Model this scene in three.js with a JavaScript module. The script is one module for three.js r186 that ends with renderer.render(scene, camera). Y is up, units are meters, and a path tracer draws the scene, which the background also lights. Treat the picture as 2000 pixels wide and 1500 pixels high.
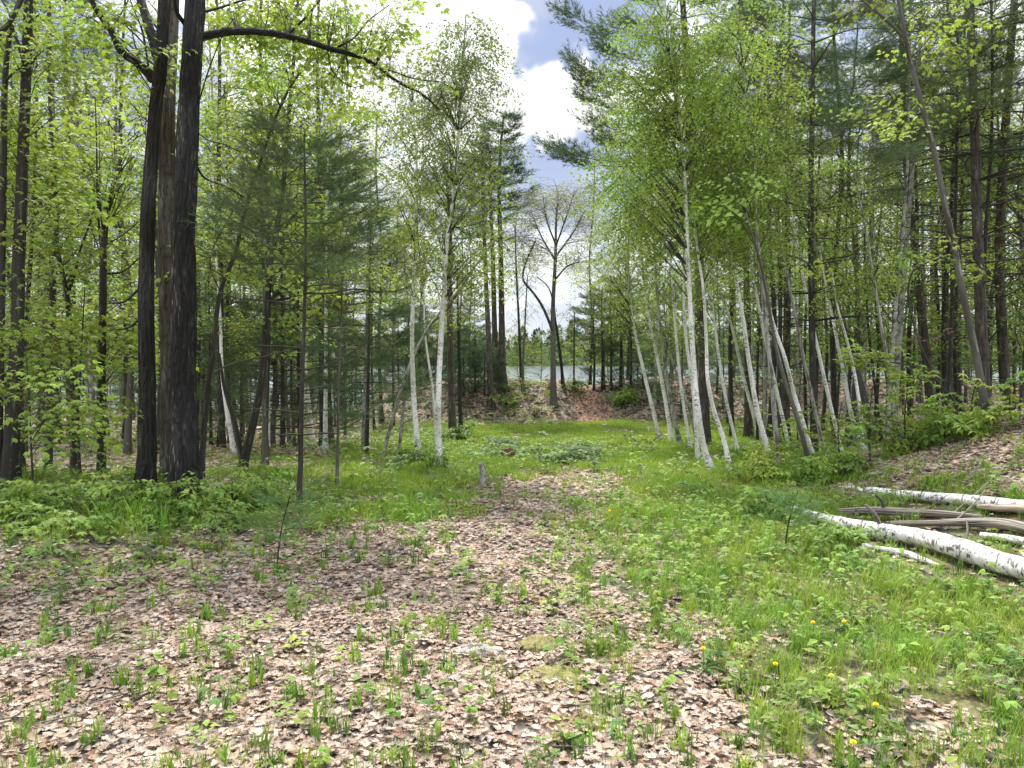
import * as THREE from 'three';
import { createNoise2D, createNoise3D } from 'simplex-noise';

// ------------------------------------------------------------------ camera, sky, sun, exposure
const scene = new THREE.Scene();
const FOV = 53, F = 750 / Math.tan(FOV * Math.PI / 360), EYE = 1.6, HORIZON = 700;
const camera = new THREE.PerspectiveCamera(FOV, 4 / 3, 0.1, 3000);
camera.position.set(0, EYE, 0);
const PITCH = Math.atan((750 - HORIZON) / F);
camera.rotation.set(-PITCH, 0, 0);

const SUN_EL = 57 * Math.PI / 180, SUN_AZ = -14 * Math.PI / 180;    // ahead of the camera, a little left of the gap in the trees, high
const sunDir = new THREE.Vector3(Math.sin(SUN_AZ) * Math.cos(SUN_EL), Math.sin(SUN_EL), -Math.cos(SUN_AZ) * Math.cos(SUN_EL));
const EXPOSURE = 2.85;
const sun = new THREE.DirectionalLight(new THREE.Color(1.0, 0.94, 0.84), 2.8);
sun.position.copy(sunDir).multiplyScalar(80);
sun.castShadow = true; sun.shadow.radius = 6;
Object.assign(sun.shadow.camera, { left: -45, right: 45, top: 45, bottom: -45, near: 1, far: 180 });
sun.shadow.mapSize.set(4096, 4096);
scene.add(sun, sun.target);

function mulberry(a) { return () => { a = (a + 0x6d2b79f5) | 0; let t = Math.imul(a ^ (a >>> 15), 1 | a); t = (t + Math.imul(t ^ (t >>> 7), 61 | t)) ^ t; return ((t ^ (t >>> 14)) >>> 0) / 4294967296; }; }
let rnd = mulberry(7);
const rr = (a, b) => a + (b - a) * rnd();
const n2 = createNoise2D(mulberry(11)), n3 = createNoise3D(mulberry(23));
const ss = (a, b, x) => { const t = Math.min(1, Math.max(0, (x - a) / (b - a))); return t * t * (3 - 2 * t); };
const clamp = (x, a, b) => Math.min(b, Math.max(a, x)), lerp = (a, b, t) => a + (b - a) * t;
const fbm = (x, y, o = 4) => { let s = 0, a = .5, f = 1; for (let i = 0; i < o; i++) { s += a * n2(x * f + i * 17.3, y * f - i * 9.1); a *= .5; f *= 2.03; } return s; };
const fbm3 = (x, y, z, o = 5) => { let s = 0, a = .5, f = 1; for (let i = 0; i < o; i++) { s += a * n3(x * f + i * 7.3, y * f - i * 9.1, z * f + i * 3.7); a *= .52; f *= 2.07; } return s; };
const interp = (t, x) => { if (x <= t[0][0]) return t[0][1]; for (let i = 1; i < t.length; i++) if (x < t[i][0]) return lerp(t[i - 1][1], t[i][1], (x - t[i - 1][0]) / (t[i][0] - t[i - 1][0])); return t[t.length - 1][1]; };

// broken spring clouds all round, thin enough that the sun comes through
{
  const W = 2048, Hh = 1024, data = new Float32Array(W * Hh * 4);
  // clouds seen through the gap: [azimuth, elevation, half width, half height, amount]
  const banks = [[-.12, .44, .12, .17, 1.3], [.085, .342, .06, .02, .75], [.035, .312, .05, .018, .7], [.11, .300, .04, .018, .5], [.065, .275, .03, .012, .4], [.075, .43, .085, .075, -1.3], [.02, .365, .04, .022, -.7], [.06, .22, .13, .045, -1.2], [.12, .265, .04, .03, -.8]];
  for (let r = 0; r < Hh; r++) {
    const el = ((r + .5) / Hh - .5) * Math.PI, sy = Math.sin(el), ce = Math.cos(el);
    for (let c = 0; c < W; c++) {
      const a = ((c + .5) / W - .5) * 2 * Math.PI, x = Math.cos(a) * ce, z = Math.sin(a) * ce, o = (r * W + c) * 4;
      let k = .5;
      const wx = fbm3(x * 2.2, sy * 2.2, z * 2.2, 4) * .5;
      k = .56 + 1.0 * fbm3(x * 3.1 + wx, sy * 5.2 + wx, z * 3.1, 6);
      const az = Math.atan2(x, -z), e2 = el + .03 * fbm3(x * 14, sy * 14, z * 14, 4), a2 = az + .09 * fbm3(x * 11 + 5, sy * 11, z * 11, 4);
      for (const [ba, be, bw, bh, am] of banks) { const q = ((a2 - ba) / bw) ** 2 + ((e2 - be) / bh) ** 2; if (q < 6) k += am * Math.exp(-q * .9); }
      k += .6 * fbm3(x * 17 + wx * 3, sy * 26, z * 17, 5);
      const cl = ss(.2, 1.1, k), thick = ss(.9, 1.6, k + .3 * fbm3(x * 7, sy * 9, z * 7, 4));
      const blue = [.135, .175, .29], veil = [.21, .24, .315], white = [1.16, 1.16, 1.17], low = ss(.0, .32, el);
      const cs = x * sunDir.x + sy * sunDir.y + z * sunDir.z, glow = 1 + .7 * Math.exp(-(1 - cs) * 22);
      const v = ss(-.1, .6, fbm3(x * 5 + 9, sy * 8, z * 5, 5) + .25);
      for (let j = 0; j < 3; j++) {
        let s = lerp(blue[j], veil[j], .35 + .65 * v);
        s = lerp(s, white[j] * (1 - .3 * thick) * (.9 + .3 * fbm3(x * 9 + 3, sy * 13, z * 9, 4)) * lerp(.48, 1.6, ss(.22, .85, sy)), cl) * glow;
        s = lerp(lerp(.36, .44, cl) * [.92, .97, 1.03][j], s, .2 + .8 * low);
        data[o + j] = el < 0 ? .25 : s;
      }
      data[o + 3] = 1;
    }
  }
  const sky = new THREE.DataTexture(data, W, Hh, THREE.RGBAFormat, THREE.FloatType);
  sky.mapping = THREE.EquirectangularReflectionMapping; sky.magFilter = THREE.LinearFilter; sky.needsUpdate = true;
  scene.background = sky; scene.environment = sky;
}

// ------------------------------------------------------------------ the lie of the land
const LAKE = -1.6;
const WIDE = (x, d) => 1 - ss(8, 14, d);
function bankMask(x) { return ss(-9.5, -4.5, x); }
function H(x, z) {
  const d = -z;
  let h = -1.2 * ss(8, 30, d);
  h += 1.9 * ss(2.8, 9, x) * ss(-4, 2, d) * WIDE(x, d);
  h += .28 * ss(-1.8, -4.5, x) * ss(3.5, 6, d) * (1 - ss(8, 11, d));
  const trail = Math.exp(-(((x - 3.55) / .8) ** 2));
  const crest = 1.62 + .16 * n2(x * .22, 3.1) - .28 * trail;
  const m = bankMask(x);
  h += m * crest * ss(33.2 + .6 * n2(x * .3, 8), 37.6, d);
  h -= lerp(1.9, 3.4, m) * ss(lerp(41, 39.5, m), lerp(52, 47, m), d);
  h += .035 * n2(x * .9, d * .9) + .018 * n2(x * 2.7, d * 2.7) + .10 * n2(x * .2 + 4, d * .2) * ss(9, 16, d);
  if (d > 300) h = lerp(h, LAKE + 1.0 + 15 * ss(330, 410, d) * (.7 + .5 * n2(x * .008, 1)), ss(318, 336, d + 8 * n2(x * .01, 5)));
  return h;
}
const FWD = new THREE.Vector3();
function ray(px, py) { return FWD.set((px - 1000) / F, -(py - 750) / F, -1).applyEuler(camera.rotation).clone(); }
function at(px, py, d) { const v = ray(px, py); return v.multiplyScalar(d / -v.z).add(camera.position); }     // a point of the place seen at that pixel, d metres ahead
function gp(px, py) {                                                                                        // where the ground is seen
  const v = ray(px, py); v.multiplyScalar(1 / -v.z);
  let a = 1.5;
  for (let d = 1.5; d < 60; d += .05) { if (EYE + v.y * d < H(v.x * d, -d)) { a = d; break; } a = d; }
  return new THREE.Vector3(v.x * a, H(v.x * a, -a), -a);
}
const onGround = (x, z) => new THREE.Vector3(x, H(x, z), z);

// dry leaf cover and grass cover
function litter(x, d) {
  const n = fbm(x * .55 + 3, d * .55, 4), f = fbm(x * 2.1, d * 2.1 + 7, 3);
  const xr = interp([[2, 2.0], [3, 1.35], [4, 1.05], [5, 1.0], [6, .8], [8, 1.0], [10, 1.45], [11.5, 1.55]], d);
  const xl = interp([[2, -12], [4.9, -12], [5.5, -3.4], [6.5, -2.3], [7.3, -1.5], [8, -.65], [10, -.3], [11.5, .3]], d);
  let w = ss(-.35, .45, Math.min(x - xl, xr - x) + (n * 1.2 + f * .9) * lerp(1, .42, ss(5.5, 8.5, d))) * (1 - ss(10.8, 12.6, d + n));
  w *= 1 - .42 * Math.exp(-(((x - .22 - .05 * d) / .22) ** 2)) * ss(-.25, .25, f + .1);       // the greener crown of the track between its wheel lines
  w = Math.max(w, .95 * ss(0, .7, x - 3.9 + n * 1.2 + f * .6) * ss(6.6, 7.6, d + n) * (1 - ss(11, 13, d)));
  w = Math.max(w, ss(0, 2.2, -2.3 - x + n * 3 - .10 * Math.max(0, d - 14)) * ss(8, 11, d) * .95 * (1 - .6 * ss(.1, .5, fbm(x * .35, d * .35, 3))));
  w = Math.max(w, .55 * ss(-.1, .4, f + n * .5) * ss(-2, -3, x) * ss(4.5, 6, d) * (1 - ss(8, 10, d)));
  w = Math.max(w, .9 * ss(32.5, 34.5, d) * (1 - ss(40, 42, d)) * ss(-.5, .2, f + n));
  w = Math.max(w, .8 * ss(.22, .42, fbm(x * .45 - 8, d * .7, 4)) * ss(7, 9, d) * (1 - ss(30, 33, d)));
  w = Math.max(w, .5 * ss(5.5, 8, x - .1 * d) * ss(12, 15, d)); w *= 1 - .9 * Math.exp(-(((x - 3.55) / .9) ** 4)) * ss(30, 32, d);
  return clamp(w, 0, 1);
}
function grass(x, d) {
  const n = fbm(x * .8 + 31, d * .8, 4);
  let g = 1 - litter(x, d);
  g *= .95 + .6 * n;
  if (d > 31) g *= 1 - .85 * ss(32.5, 34.5, d);
  g *= 1 - .6 * ss(-1.4, -2.2, x) * ss(4.5, 5.5, d) * (1 - ss(9, 10.5, d));
  if (x < -3 && d > 9) g *= lerp(1, .45, ss(-3, -7, x + .12 * (d - 9)));
  return clamp(g, 0, 1);
}
// ------------------------------------------------------------------ naming and geometry helpers
const used = new Map();
function numbered(n) { const k = used.get(n) || 0; used.set(n, k + 1); return k ? n + '_' + String(k).padStart(3, '0') : n; }
function tag(o, label, category, group, kind) {
  if (label) o.userData.label = label;
  if (category) o.userData.category = category;
  if (group) o.userData.group = group;
  if (kind) o.userData.kind = kind;
  return o;
}
function thing(name, label, category, pos, group) { const g = new THREE.Group(); g.name = numbered(name); g.position.copy(pos); scene.add(g); return tag(g, label, category, group); }
function part(name, geo, mat, parent) { const m = new THREE.Mesh(geo, mat); m.name = name; m.castShadow = m.receiveShadow = true; parent.add(m); return m; }

const V = (x, y, z) => new THREE.Vector3(x, y, z);
class MB {
  constructor() { this.p = []; this.n = []; this.u = []; this.i = []; this.ridge = 0; }
  // tube along pts with radii; bark runs in metres
  tube(pts, rad, seg = 8, tw = .4, th = .8, rough = 0, seed = 0, cap = false) {
    const N = pts.length, base = this.p.length / 3, T = V(), A = V(), B = V(), q = V();
    const rep = Math.max(1, Math.round(2 * Math.PI * rad[0] / tw));
    let len = seed * .37;
    for (let k = 0; k < N; k++) {
      T.copy(pts[Math.min(N - 1, k + 1)]).sub(pts[Math.max(0, k - 1)]).normalize();
      if (k === 0) { A.set(1, 0, 0); if (Math.abs(T.x) > .8) A.set(0, 0, 1); }
      A.addScaledVector(T, -A.dot(T)).normalize(); B.crossVectors(T, A);
      if (k) len += pts[k].distanceTo(pts[k - 1]);
      for (let s = 0; s <= seg; s++) {
        const a = (s % seg) / seg * 2 * Math.PI, ca = Math.cos(a), sa = Math.sin(a);
        let r = rad[k];
        if (rough) r *= 1 + rough * n3(ca * 1.3 + seed * 5, sa * 1.3, len * 2.2 / (1 + 4 * rad[0])) + rough * .5 * n3(ca * 3 + seed, sa * 3, len * 5);
        if (this.ridge) { const w = .5 * n3(ca * 2, sa * 2, len * 1.5); r *= 1 + this.ridge * (1 - 2.2 * Math.abs(n3((ca + w * .3) * 7 + seed, (sa + w * .3) * 7, len * .9))) + this.ridge * .5 * n3(ca * 16, sa * 16, len * 5); }
        q.copy(A).multiplyScalar(ca).addScaledVector(B, sa);
        this.p.push(pts[k].x + q.x * r, pts[k].y + q.y * r, pts[k].z + q.z * r); this.n.push(q.x, q.y, q.z); this.u.push(s / seg * rep, len / th);
        if (k && s) { const i = base + k * (seg + 1) + s, j = i - seg - 1; this.i.push(j - 1, j, i, j - 1, i, i - 1); }
      }
    }
    if (cap) for (const [k, sg] of [[0, -1], [N - 1, 1]]) {
      const c0 = this.p.length / 3; T.copy(pts[Math.min(N - 1, k + 1)]).sub(pts[Math.max(0, k - 1)]).normalize().multiplyScalar(sg);
      this.p.push(pts[k].x, pts[k].y, pts[k].z); this.n.push(T.x, T.y, T.z); this.u.push(0, 0);
      for (let s = 0; s <= seg; s++) { const i = (base + k * (seg + 1) + s) * 3; this.p.push(this.p[i], this.p[i + 1], this.p[i + 2]); this.n.push(T.x, T.y, T.z); this.u.push(s * .05, .05); if (s) sg < 0 ? this.i.push(c0, c0 + s + 1, c0 + s) : this.i.push(c0, c0 + s, c0 + s + 1); }
    }
    return this;
  }
  geo() {
    const g = new THREE.BufferGeometry();
    g.setAttribute('position', new THREE.Float32BufferAttribute(this.p, 3));
    g.setAttribute('normal', new THREE.Float32BufferAttribute(this.n, 3));
    g.setAttribute('uv', new THREE.Float32BufferAttribute(this.u, 2));
    g.setIndex(this.i); return g;
  }
}
// loose triangles, shaded flat
class TB {
  constructor() { this.p = []; }
  tri(a, b, c) { this.p.push(a.x, a.y, a.z, b.x, b.y, b.z, c.x, c.y, c.z); }
  geo() { const g = new THREE.BufferGeometry(); g.setAttribute('position', new THREE.Float32BufferAttribute(this.p, 3)); return g; }
}
const curve = (pts, n) => new THREE.CatmullRomCurve3(pts, false, 'centripetal').getPoints(n);
const taper = (n, a, b, e = 1) => Array.from({ length: n + 1 }, (_, i) => lerp(a, b, Math.pow(i / n, e)));

// ------------------------------------------------------------------ textures
const perm = (() => { const r = mulberry(99), t = new Uint8Array(512); for (let i = 0; i < 256; i++) t[i] = i; for (let i = 255; i > 0; i--) { const j = Math.floor(r() * (i + 1)); [t[i], t[j]] = [t[j], t[i]]; } for (let i = 0; i < 256; i++) t[256 + i] = t[i]; return t; })();
function tn(x, y, px, py, s = 0) {                      // noise that repeats every px, py cells
  const xi = Math.floor(x), yi = Math.floor(y), fx = x - xi, fy = y - yi, u = fx * fx * (3 - 2 * fx), v = fy * fy * (3 - 2 * fy);
  const g = (i, j) => perm[(perm[(((i % px) + px) % px + s * 37) & 255] + ((j % py) + py) % py + s * 11) & 255] / 255 * 2 - 1;
  return lerp(lerp(g(xi, yi), g(xi + 1, yi), u), lerp(g(xi, yi + 1), g(xi + 1, yi + 1), u), v);
}
function tfbm(u, v, a, b, o = 4, s = 0) { let t = 0, k = .5; for (let i = 0; i < o; i++) { t += k * tn(u * a, v * b, a, b, s + i); a *= 2; b *= 2; k *= .5; } return t; }
function texture(w, h, f, srgb = true) {
  const d = new Uint8Array(w * h * 4), enc = (x) => 255 * (srgb ? (x <= .0031308 ? x * 12.92 : 1.055 * Math.pow(x, 1 / 2.4) - .055) : x);
  for (let y = 0; y < h; y++) for (let x = 0; x < w; x++) { const c = f(x / w, y / h); for (let k = 0; k < 3; k++) d[(y * w + x) * 4 + k] = Math.round(clamp(enc(clamp(c[k], 0, 1)), 0, 255)); d[(y * w + x) * 4 + 3] = 255; }
  const t = new THREE.DataTexture(d, w, h); t.wrapS = t.wrapT = THREE.RepeatWrapping; t.magFilter = THREE.LinearFilter; t.minFilter = THREE.LinearMipmapLinearFilter; t.generateMipmaps = true;
  if (srgb) t.colorSpace = THREE.SRGBColorSpace; t.needsUpdate = true; return t;
}
function barkMat(w, h, height, color, bump, rough = .9, o = {}) {
  const hm = texture(w, h, (u, v) => { const k = height(u, v); return [k, k, k]; }, false), cm = texture(w, h, (u, v) => color(u, v, height(u, v)));
  return new THREE.MeshStandardMaterial({ map: cm, bumpMap: hm, bumpScale: bump, roughness: rough, ...o });
}
const furrow = (a, b, s) => (u, v) => { const w = tfbm(u, v, 3, 4, 3, s + 5) * .12; const r = 1 - Math.abs(tn((u + w) * a, v * b, a, b, s)) * 1.4, q = 1 - Math.abs(tn((u + w) * a * 2, v * b * 2, a * 2, b * 2, s + 3)) * 1.4; return clamp(1 - .75 * Math.pow(clamp(r, 0, 1), 3) - .3 * Math.pow(clamp(q, 0, 1), 4) + .25 * tfbm(u, v, 16, 32, 3, s + 9), 0, 1); };
const mix3 = (a, b, t) => [lerp(a[0], b[0], t), lerp(a[1], b[1], t), lerp(a[2], b[2], t)];
const M = {};
M.oak = barkMat(256, 512, furrow(14, 5, 1), (u, v, h) => mix3([.006, .006, .006], mix3([.030, .028, .023], [.09, .088, .075], ss(.12, .5, tfbm(u, v, 6, 6, 4, 20))), h * h), .02);
M.blackOak = barkMat(512, 1024, furrow(12, 8, 2), (u, v, h) => { const wet = ss(-.02, .22, tfbm(u, v, 3, 2, 4, 30)), pale = ss(.10, .36, tfbm(u, v, 30, 22, 3, 44)); return mix3([.004, .004, .005], mix3(mix3([.03, .028, .024], [.26, .25, .23], pale * .8), [.008, .008, .007], wet * .9), h); }, .025);
M.grey = barkMat(256, 512, (u, v) => clamp(.6 + .3 * tfbm(u, v, 6, 10, 4, 3) + .15 * tfbm(u, v, 20, 30, 2, 9), 0, 1), (u, v, h) => mix3(mix3([.055, .05, .042], [.12, .112, .095], h), [.23, .225, .2], .8 * ss(.12, .35, tfbm(u, v, 5, 6, 4, 14))), .008);
M.darkStem = barkMat(256, 512, (u, v) => clamp(.6 + .4 * tfbm(u, v, 8, 10, 4, 3), 0, 1), (u, v, h) => mix3(mix3([.018, .016, .013], [.05, .045, .037], h), [.14, .14, .12], .7 * ss(.2, .42, tfbm(u, v, 6, 8, 4, 17))), .008);
M.pine = barkMat(256, 512, furrow(9, 7, 6), (u, v, h) => mix3([.025, .021, .017], mix3([.09, .074, .06], [.14, .125, .108], ss(0, .4, tfbm(u, v, 5, 6, 3, 24))), h), .015);
const birchMarks = (() => { const r = mulberry(5), m = []; for (let i = 0; i < 90; i++) m.push([r(), r(), .03 + .16 * r() * r(), .003 + .006 * r() * r(), .5 + .5 * r()]); for (let i = 0; i < 9; i++) m.push([r(), r(), .08 + .14 * r(), .007 + .009 * r(), 1]); return m; })();
function birchDark(u, v) { let k = 0; const w = .004 * tn(u * 24, v * 60, 24, 60, 3); for (const [a, b, lu, lv, s] of birchMarks) { let du = Math.abs(u - a); du = Math.min(du, 1 - du); let dv = Math.abs(v + w - b + (s === 1 ? du * .12 : 0)); dv = Math.min(dv, 1 - dv); const q = (du / lu) ** 2 + (dv / lv) ** 2; if (q < 1) k = Math.max(k, s * (1 - q * q)); } return k; }
M.birch = barkMat(256, 1024, (u, v) => clamp(.7 - .5 * birchDark(u, v) + .2 * tfbm(u, v, 8, 40, 3, 2), 0, 1), (u, v) => mix3(mix3([.72, .70, .67], [.88, .87, .85], .5 + tfbm(u, v, 5, 20, 4, 8)), [.025, .022, .02], clamp(birchDark(u, v) + .35 * ss(.24, .44, tfbm(u, v, 6, 12, 4, 33)), 0, 1)), .004, .75);
M.greyBirch = barkMat(256, 1024, (u, v) => clamp(.7 - .5 * birchDark(u, v) + .2 * tfbm(u, v, 8, 40, 3, 2), 0, 1), (u, v) => mix3(mix3([.26, .25, .225], [.44, .42, .39], .5 + tfbm(u, v, 5, 14, 4, 8)), [.035, .03, .026], clamp(birchDark(u, v) * .8 + .7 * ss(.1, .36, tfbm(u, v, 6, 9, 4, 33)), 0, 1)), .004, .8);
M.logBirch = barkMat(256, 1024, (u, v) => clamp(.7 - .5 * birchDark(u, v) + .3 * tfbm(u, v, 8, 30, 4, 2), 0, 1), (u, v) => mix3(mix3(mix3([.58, .56, .54], [.84, .83, .82], .5 + 1.2 * tfbm(u, v, 5, 20, 4, 8)), [.34, .28, .22], .6 * ss(.1, .4, tfbm(u, v, 4, 5, 4, 61))), [.06, .055, .05], clamp(birchDark(u, v) * .22 + .85 * ss(.12, .34, tfbm(u, v, 12, 50, 4, 35)), 0, 1)), .008, .8);
M.weathered = barkMat(256, 512, (u, v) => clamp(.5 + .6 * tfbm(u, v, 26, 3, 4, 4), 0, 1), (u, v, h) => mix3([.05, .042, .036], mix3([.2, .17, .145], [.32, .28, .25], h), ss(.2, .6, h)), .01);
M.paleWood = barkMat(256, 512, (u, v) => clamp(.5 + .6 * tfbm(u, v, 22, 3, 4, 7), 0, 1), (u, v, h) => mix3([.12, .09, .07], mix3([.38, .30, .235], [.5, .42, .35], h), ss(.15, .5, h)), .008);
M.twig = new THREE.MeshStandardMaterial({ color: new THREE.Color(.05, .043, .036), roughness: .9 });
M.twigWhite = new THREE.MeshStandardMaterial({ color: 0xffffff, roughness: .9 });
M.twigGrey = new THREE.MeshStandardMaterial({ color: new THREE.Color(.22, .20, .175), roughness: .9 });
const leafMat = (t = .5, r = .75) => new THREE.MeshPhysicalMaterial({ color: 0xffffff, side: THREE.DoubleSide, transmission: t, thickness: 0, roughness: r, specularIntensity: .35 });
M.leaf = leafMat(.55); M.leafV = leafMat(.55); M.leafV.vertexColors = true; M.needleV = leafMat(.25, .7); M.needleV.vertexColors = true; M.needle = leafMat(.25, .7); M.grass = leafMat(.5, .7); M.dry = leafMat(.18, .85);

// ------------------------------------------------------------------ leaves and sprays
function frame(dir, up) { const z = dir.clone().normalize(), x = V().crossVectors(up, z).normalize(), y = V().crossVectors(z, x); return [x, y, z]; }
const MAPLE = [[0, 0], [-.46, .12], [-.54, .62], [-.22, .56], [0, 1.05], [.22, .56], [.54, .62], [.46, .12]];
function mapleLeaf(tb, o, dir, up, s) {
  const [x, y, z] = frame(dir, up), P = (a, b) => o.clone().addScaledVector(x, a * s).addScaledVector(z, b * s).addScaledVector(y, -(a * a * .5 + b * b * .28) * s), c = P(0, .4).addScaledVector(y, .03 * s);
  for (let i = 0; i < MAPLE.length; i++) tb.tri(c, P(...MAPLE[i]), P(...MAPLE[(i + 1) % MAPLE.length]));
}
function ovateLeaf(tb, o, dir, up, s, w = .6) {
  const [x, y, z] = frame(dir, up), P = (a, b, c) => o.clone().addScaledVector(x, a * s).addScaledVector(z, b * s).addScaledVector(y, c * s);
  const a = P(0, 0, 0), b = P(0, 1, -.18), m = P(0, .5, 0), l = P(-w / 2, .42, .08), r = P(w / 2, .42, .08);
  tb.tri(a, m, l); tb.tri(l, m, b); tb.tri(a, r, m); tb.tri(m, r, b);
}
function kite(tb, o, dir, up, s, w = .7) {
  const [x, y, z] = frame(dir, up), P = (a, b, c) => o.clone().addScaledVector(x, a * s).addScaledVector(z, b * s).addScaledVector(y, c * s);
  const a = P(0, 0, 0), b = P(0, 1, -.15), l = P(-w / 2, .45, .06), r = P(w / 2, .45, .06); tb.tri(a, b, l); tb.tri(a, r, b);
}
const UP = V(0, 1, 0), dirOf = (yaw, tilt) => V(Math.sin(yaw) * Math.cos(tilt), Math.sin(tilt), Math.cos(yaw) * Math.cos(tilt));
const sprays = {};
function makeSpray(fn, seed) { const keep = rnd; rnd = mulberry(seed); const tb = new TB(); fn(tb); rnd = keep; return tb.geo(); }
// flat tiers of young maple leaves, drooping
const mapleFn = (n, s0, s1, near) => (tb) => { for (let i = 0; i < n; i++) { const z = rr(.02, .5), side = i % 2 ? 1 : -1, x = side * rr(.02, .24) * (1.1 - z), o = V(x, rr(-.05, .06) - .12 * z * z, z); const d = dirOf(side * rr(.3, 1.3) + rr(-.3, .3), rr(-.75, .05)), u = V(rr(-.5, .5), 1, rr(-.5, .5)); (near ? mapleLeaf : kite)(tb, o, d, u, rr(s0, s1), near ? undefined : .95); } };
sprays.maple = [1, 2, 3].map((k) => makeSpray(mapleFn(13, .04, .075, true), 100 + k));
sprays.mapleFar = [1, 2].map((k) => makeSpray(mapleFn(16, .05, .085, false), 110 + k));
const birchFn = (n, s0, s1, w) => (tb) => { for (let i = 0; i < n; i++) { const b = i % 3 - 1, z = rr(.05, .6), q = Math.max(0, z - .12), o = V(b * q * .55 + rr(-.02, .02), rr(-.04, .03) - .25 * z * z - Math.abs(b) * q * .2, z); kite(tb, o, dirOf(rr(0, 6.28), rr(-1.3, .3)), V(rr(-1, 1), rr(.2, 1), rr(-1, 1)), rr(s0, s1), w); } };
sprays.birch = [1, 2].map((k) => makeSpray(birchFn(27, .025, .052, .8), 120 + k));
sprays.birchSparse = [1, 2].map((k) => makeSpray(birchFn(18, .025, .05, .75), 124 + k));
sprays.bud = [1].map((k) => makeSpray(birchFn(12, .02, .045, .6), 130 + k));
sprays.oakYoung = [1].map((k) => makeSpray((tb) => { for (let c = 0; c < 4; c++) { const o = V(rr(-.15, .15), rr(-.05, .08), rr(.0, .45)); for (let i = 0; i < 6; i++) ovateLeaf(tb, o, dirOf(i * 1.05 + rr(-.3, .3), rr(-.7, .1)), UP, rr(.06, .10), .5); } }, 133));
const pineFn = (shoots, needles, L, w) => (tb) => {
  for (let s = 0; s < shoots; s++) {
    const z0 = s / shoots * .42, side = s % 2 ? 1 : -1, o = V(side * rr(.0, .12) * (s ? 1 : 0), rr(-.02, .03), z0), ax = dirOf(s === shoots - 1 ? 0 : side * rr(.3, .9), rr(-.05, .35));
    for (let i = 0; i < needles; i++) {
      const b = o.clone().addScaledVector(ax, rr(0, .14)), d = ax.clone().add(V(rr(-1, 1), rr(-1, .9), rr(-1, 1)).multiplyScalar(.75)).normalize(), e = b.clone().addScaledVector(d, L * rr(.7, 1.1)), q = V(rr(-1, 1), rr(-1, 1), rr(-1, 1)).cross(d).normalize().multiplyScalar(w);
      tb.tri(b.clone().add(q), e, b.clone().sub(q));
    }
  }
};
sprays.pine = [1, 2].map((k) => makeSpray(pineFn(6, 18, .11, .0026), 140 + k));
sprays.pineFar = [1, 2].map((k) => makeSpray(pineFn(6, 14, .12, .0045), 144 + k));

const Q = new THREE.Quaternion(), Q2 = new THREE.Quaternion(), SC = V(), MX = new THREE.Matrix4(), ZAX = V(0, 0, 1);
// sprays set one by one and joined into one crown of leaves
class Crown {
  constructor() { this.p = []; this.c = []; }
  add(g, p, yaw, tilt, roll, s, c) { const a = g.attributes.position, e = V(); Q.setFromEuler(new THREE.Euler(tilt, yaw, roll, 'YXZ')); for (let i = 0; i < a.count; i++) { e.fromBufferAttribute(a, i).multiplyScalar(s).applyQuaternion(Q).add(p); this.p.push(e.x, e.y, e.z); this.c.push(c[0], c[1], c[2]); } }
  build(name, mat, parent) { if (!this.p.length) return; const g = new THREE.BufferGeometry(); g.setAttribute('position', new THREE.Float32BufferAttribute(this.p, 3)); g.setAttribute('color', new THREE.Float32BufferAttribute(this.c, 3)); const m = part(name, g, mat, parent); m.userData.kind = 'stuff'; return m; }
}
class Scatter {
  constructor() { this.m = []; this.c = []; }
  add(p, yaw, tilt, roll, s, c, sy = s) { Q.setFromEuler(new THREE.Euler(tilt, yaw, roll, 'YXZ')); MX.compose(p, Q, SC.set(s, sy, s)); this.m.push(...MX.elements); this.c.push(c[0], c[1], c[2]); }
  get count() { return this.m.length / 16; }
  build(name, geo, mat, parent, kind) {
    const n = this.count; if (!n) return null;
    const o = new THREE.InstancedMesh(geo, mat, n); o.name = name; o.instanceMatrix.array.set(this.m); o.instanceColor = new THREE.InstancedBufferAttribute(new Float32Array(this.c), 3);
    o.castShadow = o.receiveShadow = true; if (kind) o.userData.kind = kind; parent.add(o); return o;
  }
}
const tint = (c, v = .25, h = .12) => { const k = 1 + rr(-v, v), q = rr(-h, h); return [c[0] * k * (1 + q), c[1] * k, c[2] * k * (1 - q)]; };
const C = { maple: [.31, .415, .07], mapleDeep: [.16, .25, .05], birch: [.29, .41, .075], birchYellow: [.33, .40, .08], pine: [.115, .175, .072], spruce: [.09, .15, .07], sparse: [.24, .31, .09], shrub: [.23, .36, .06], oakYoung: [.32, .41, .06] };
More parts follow.
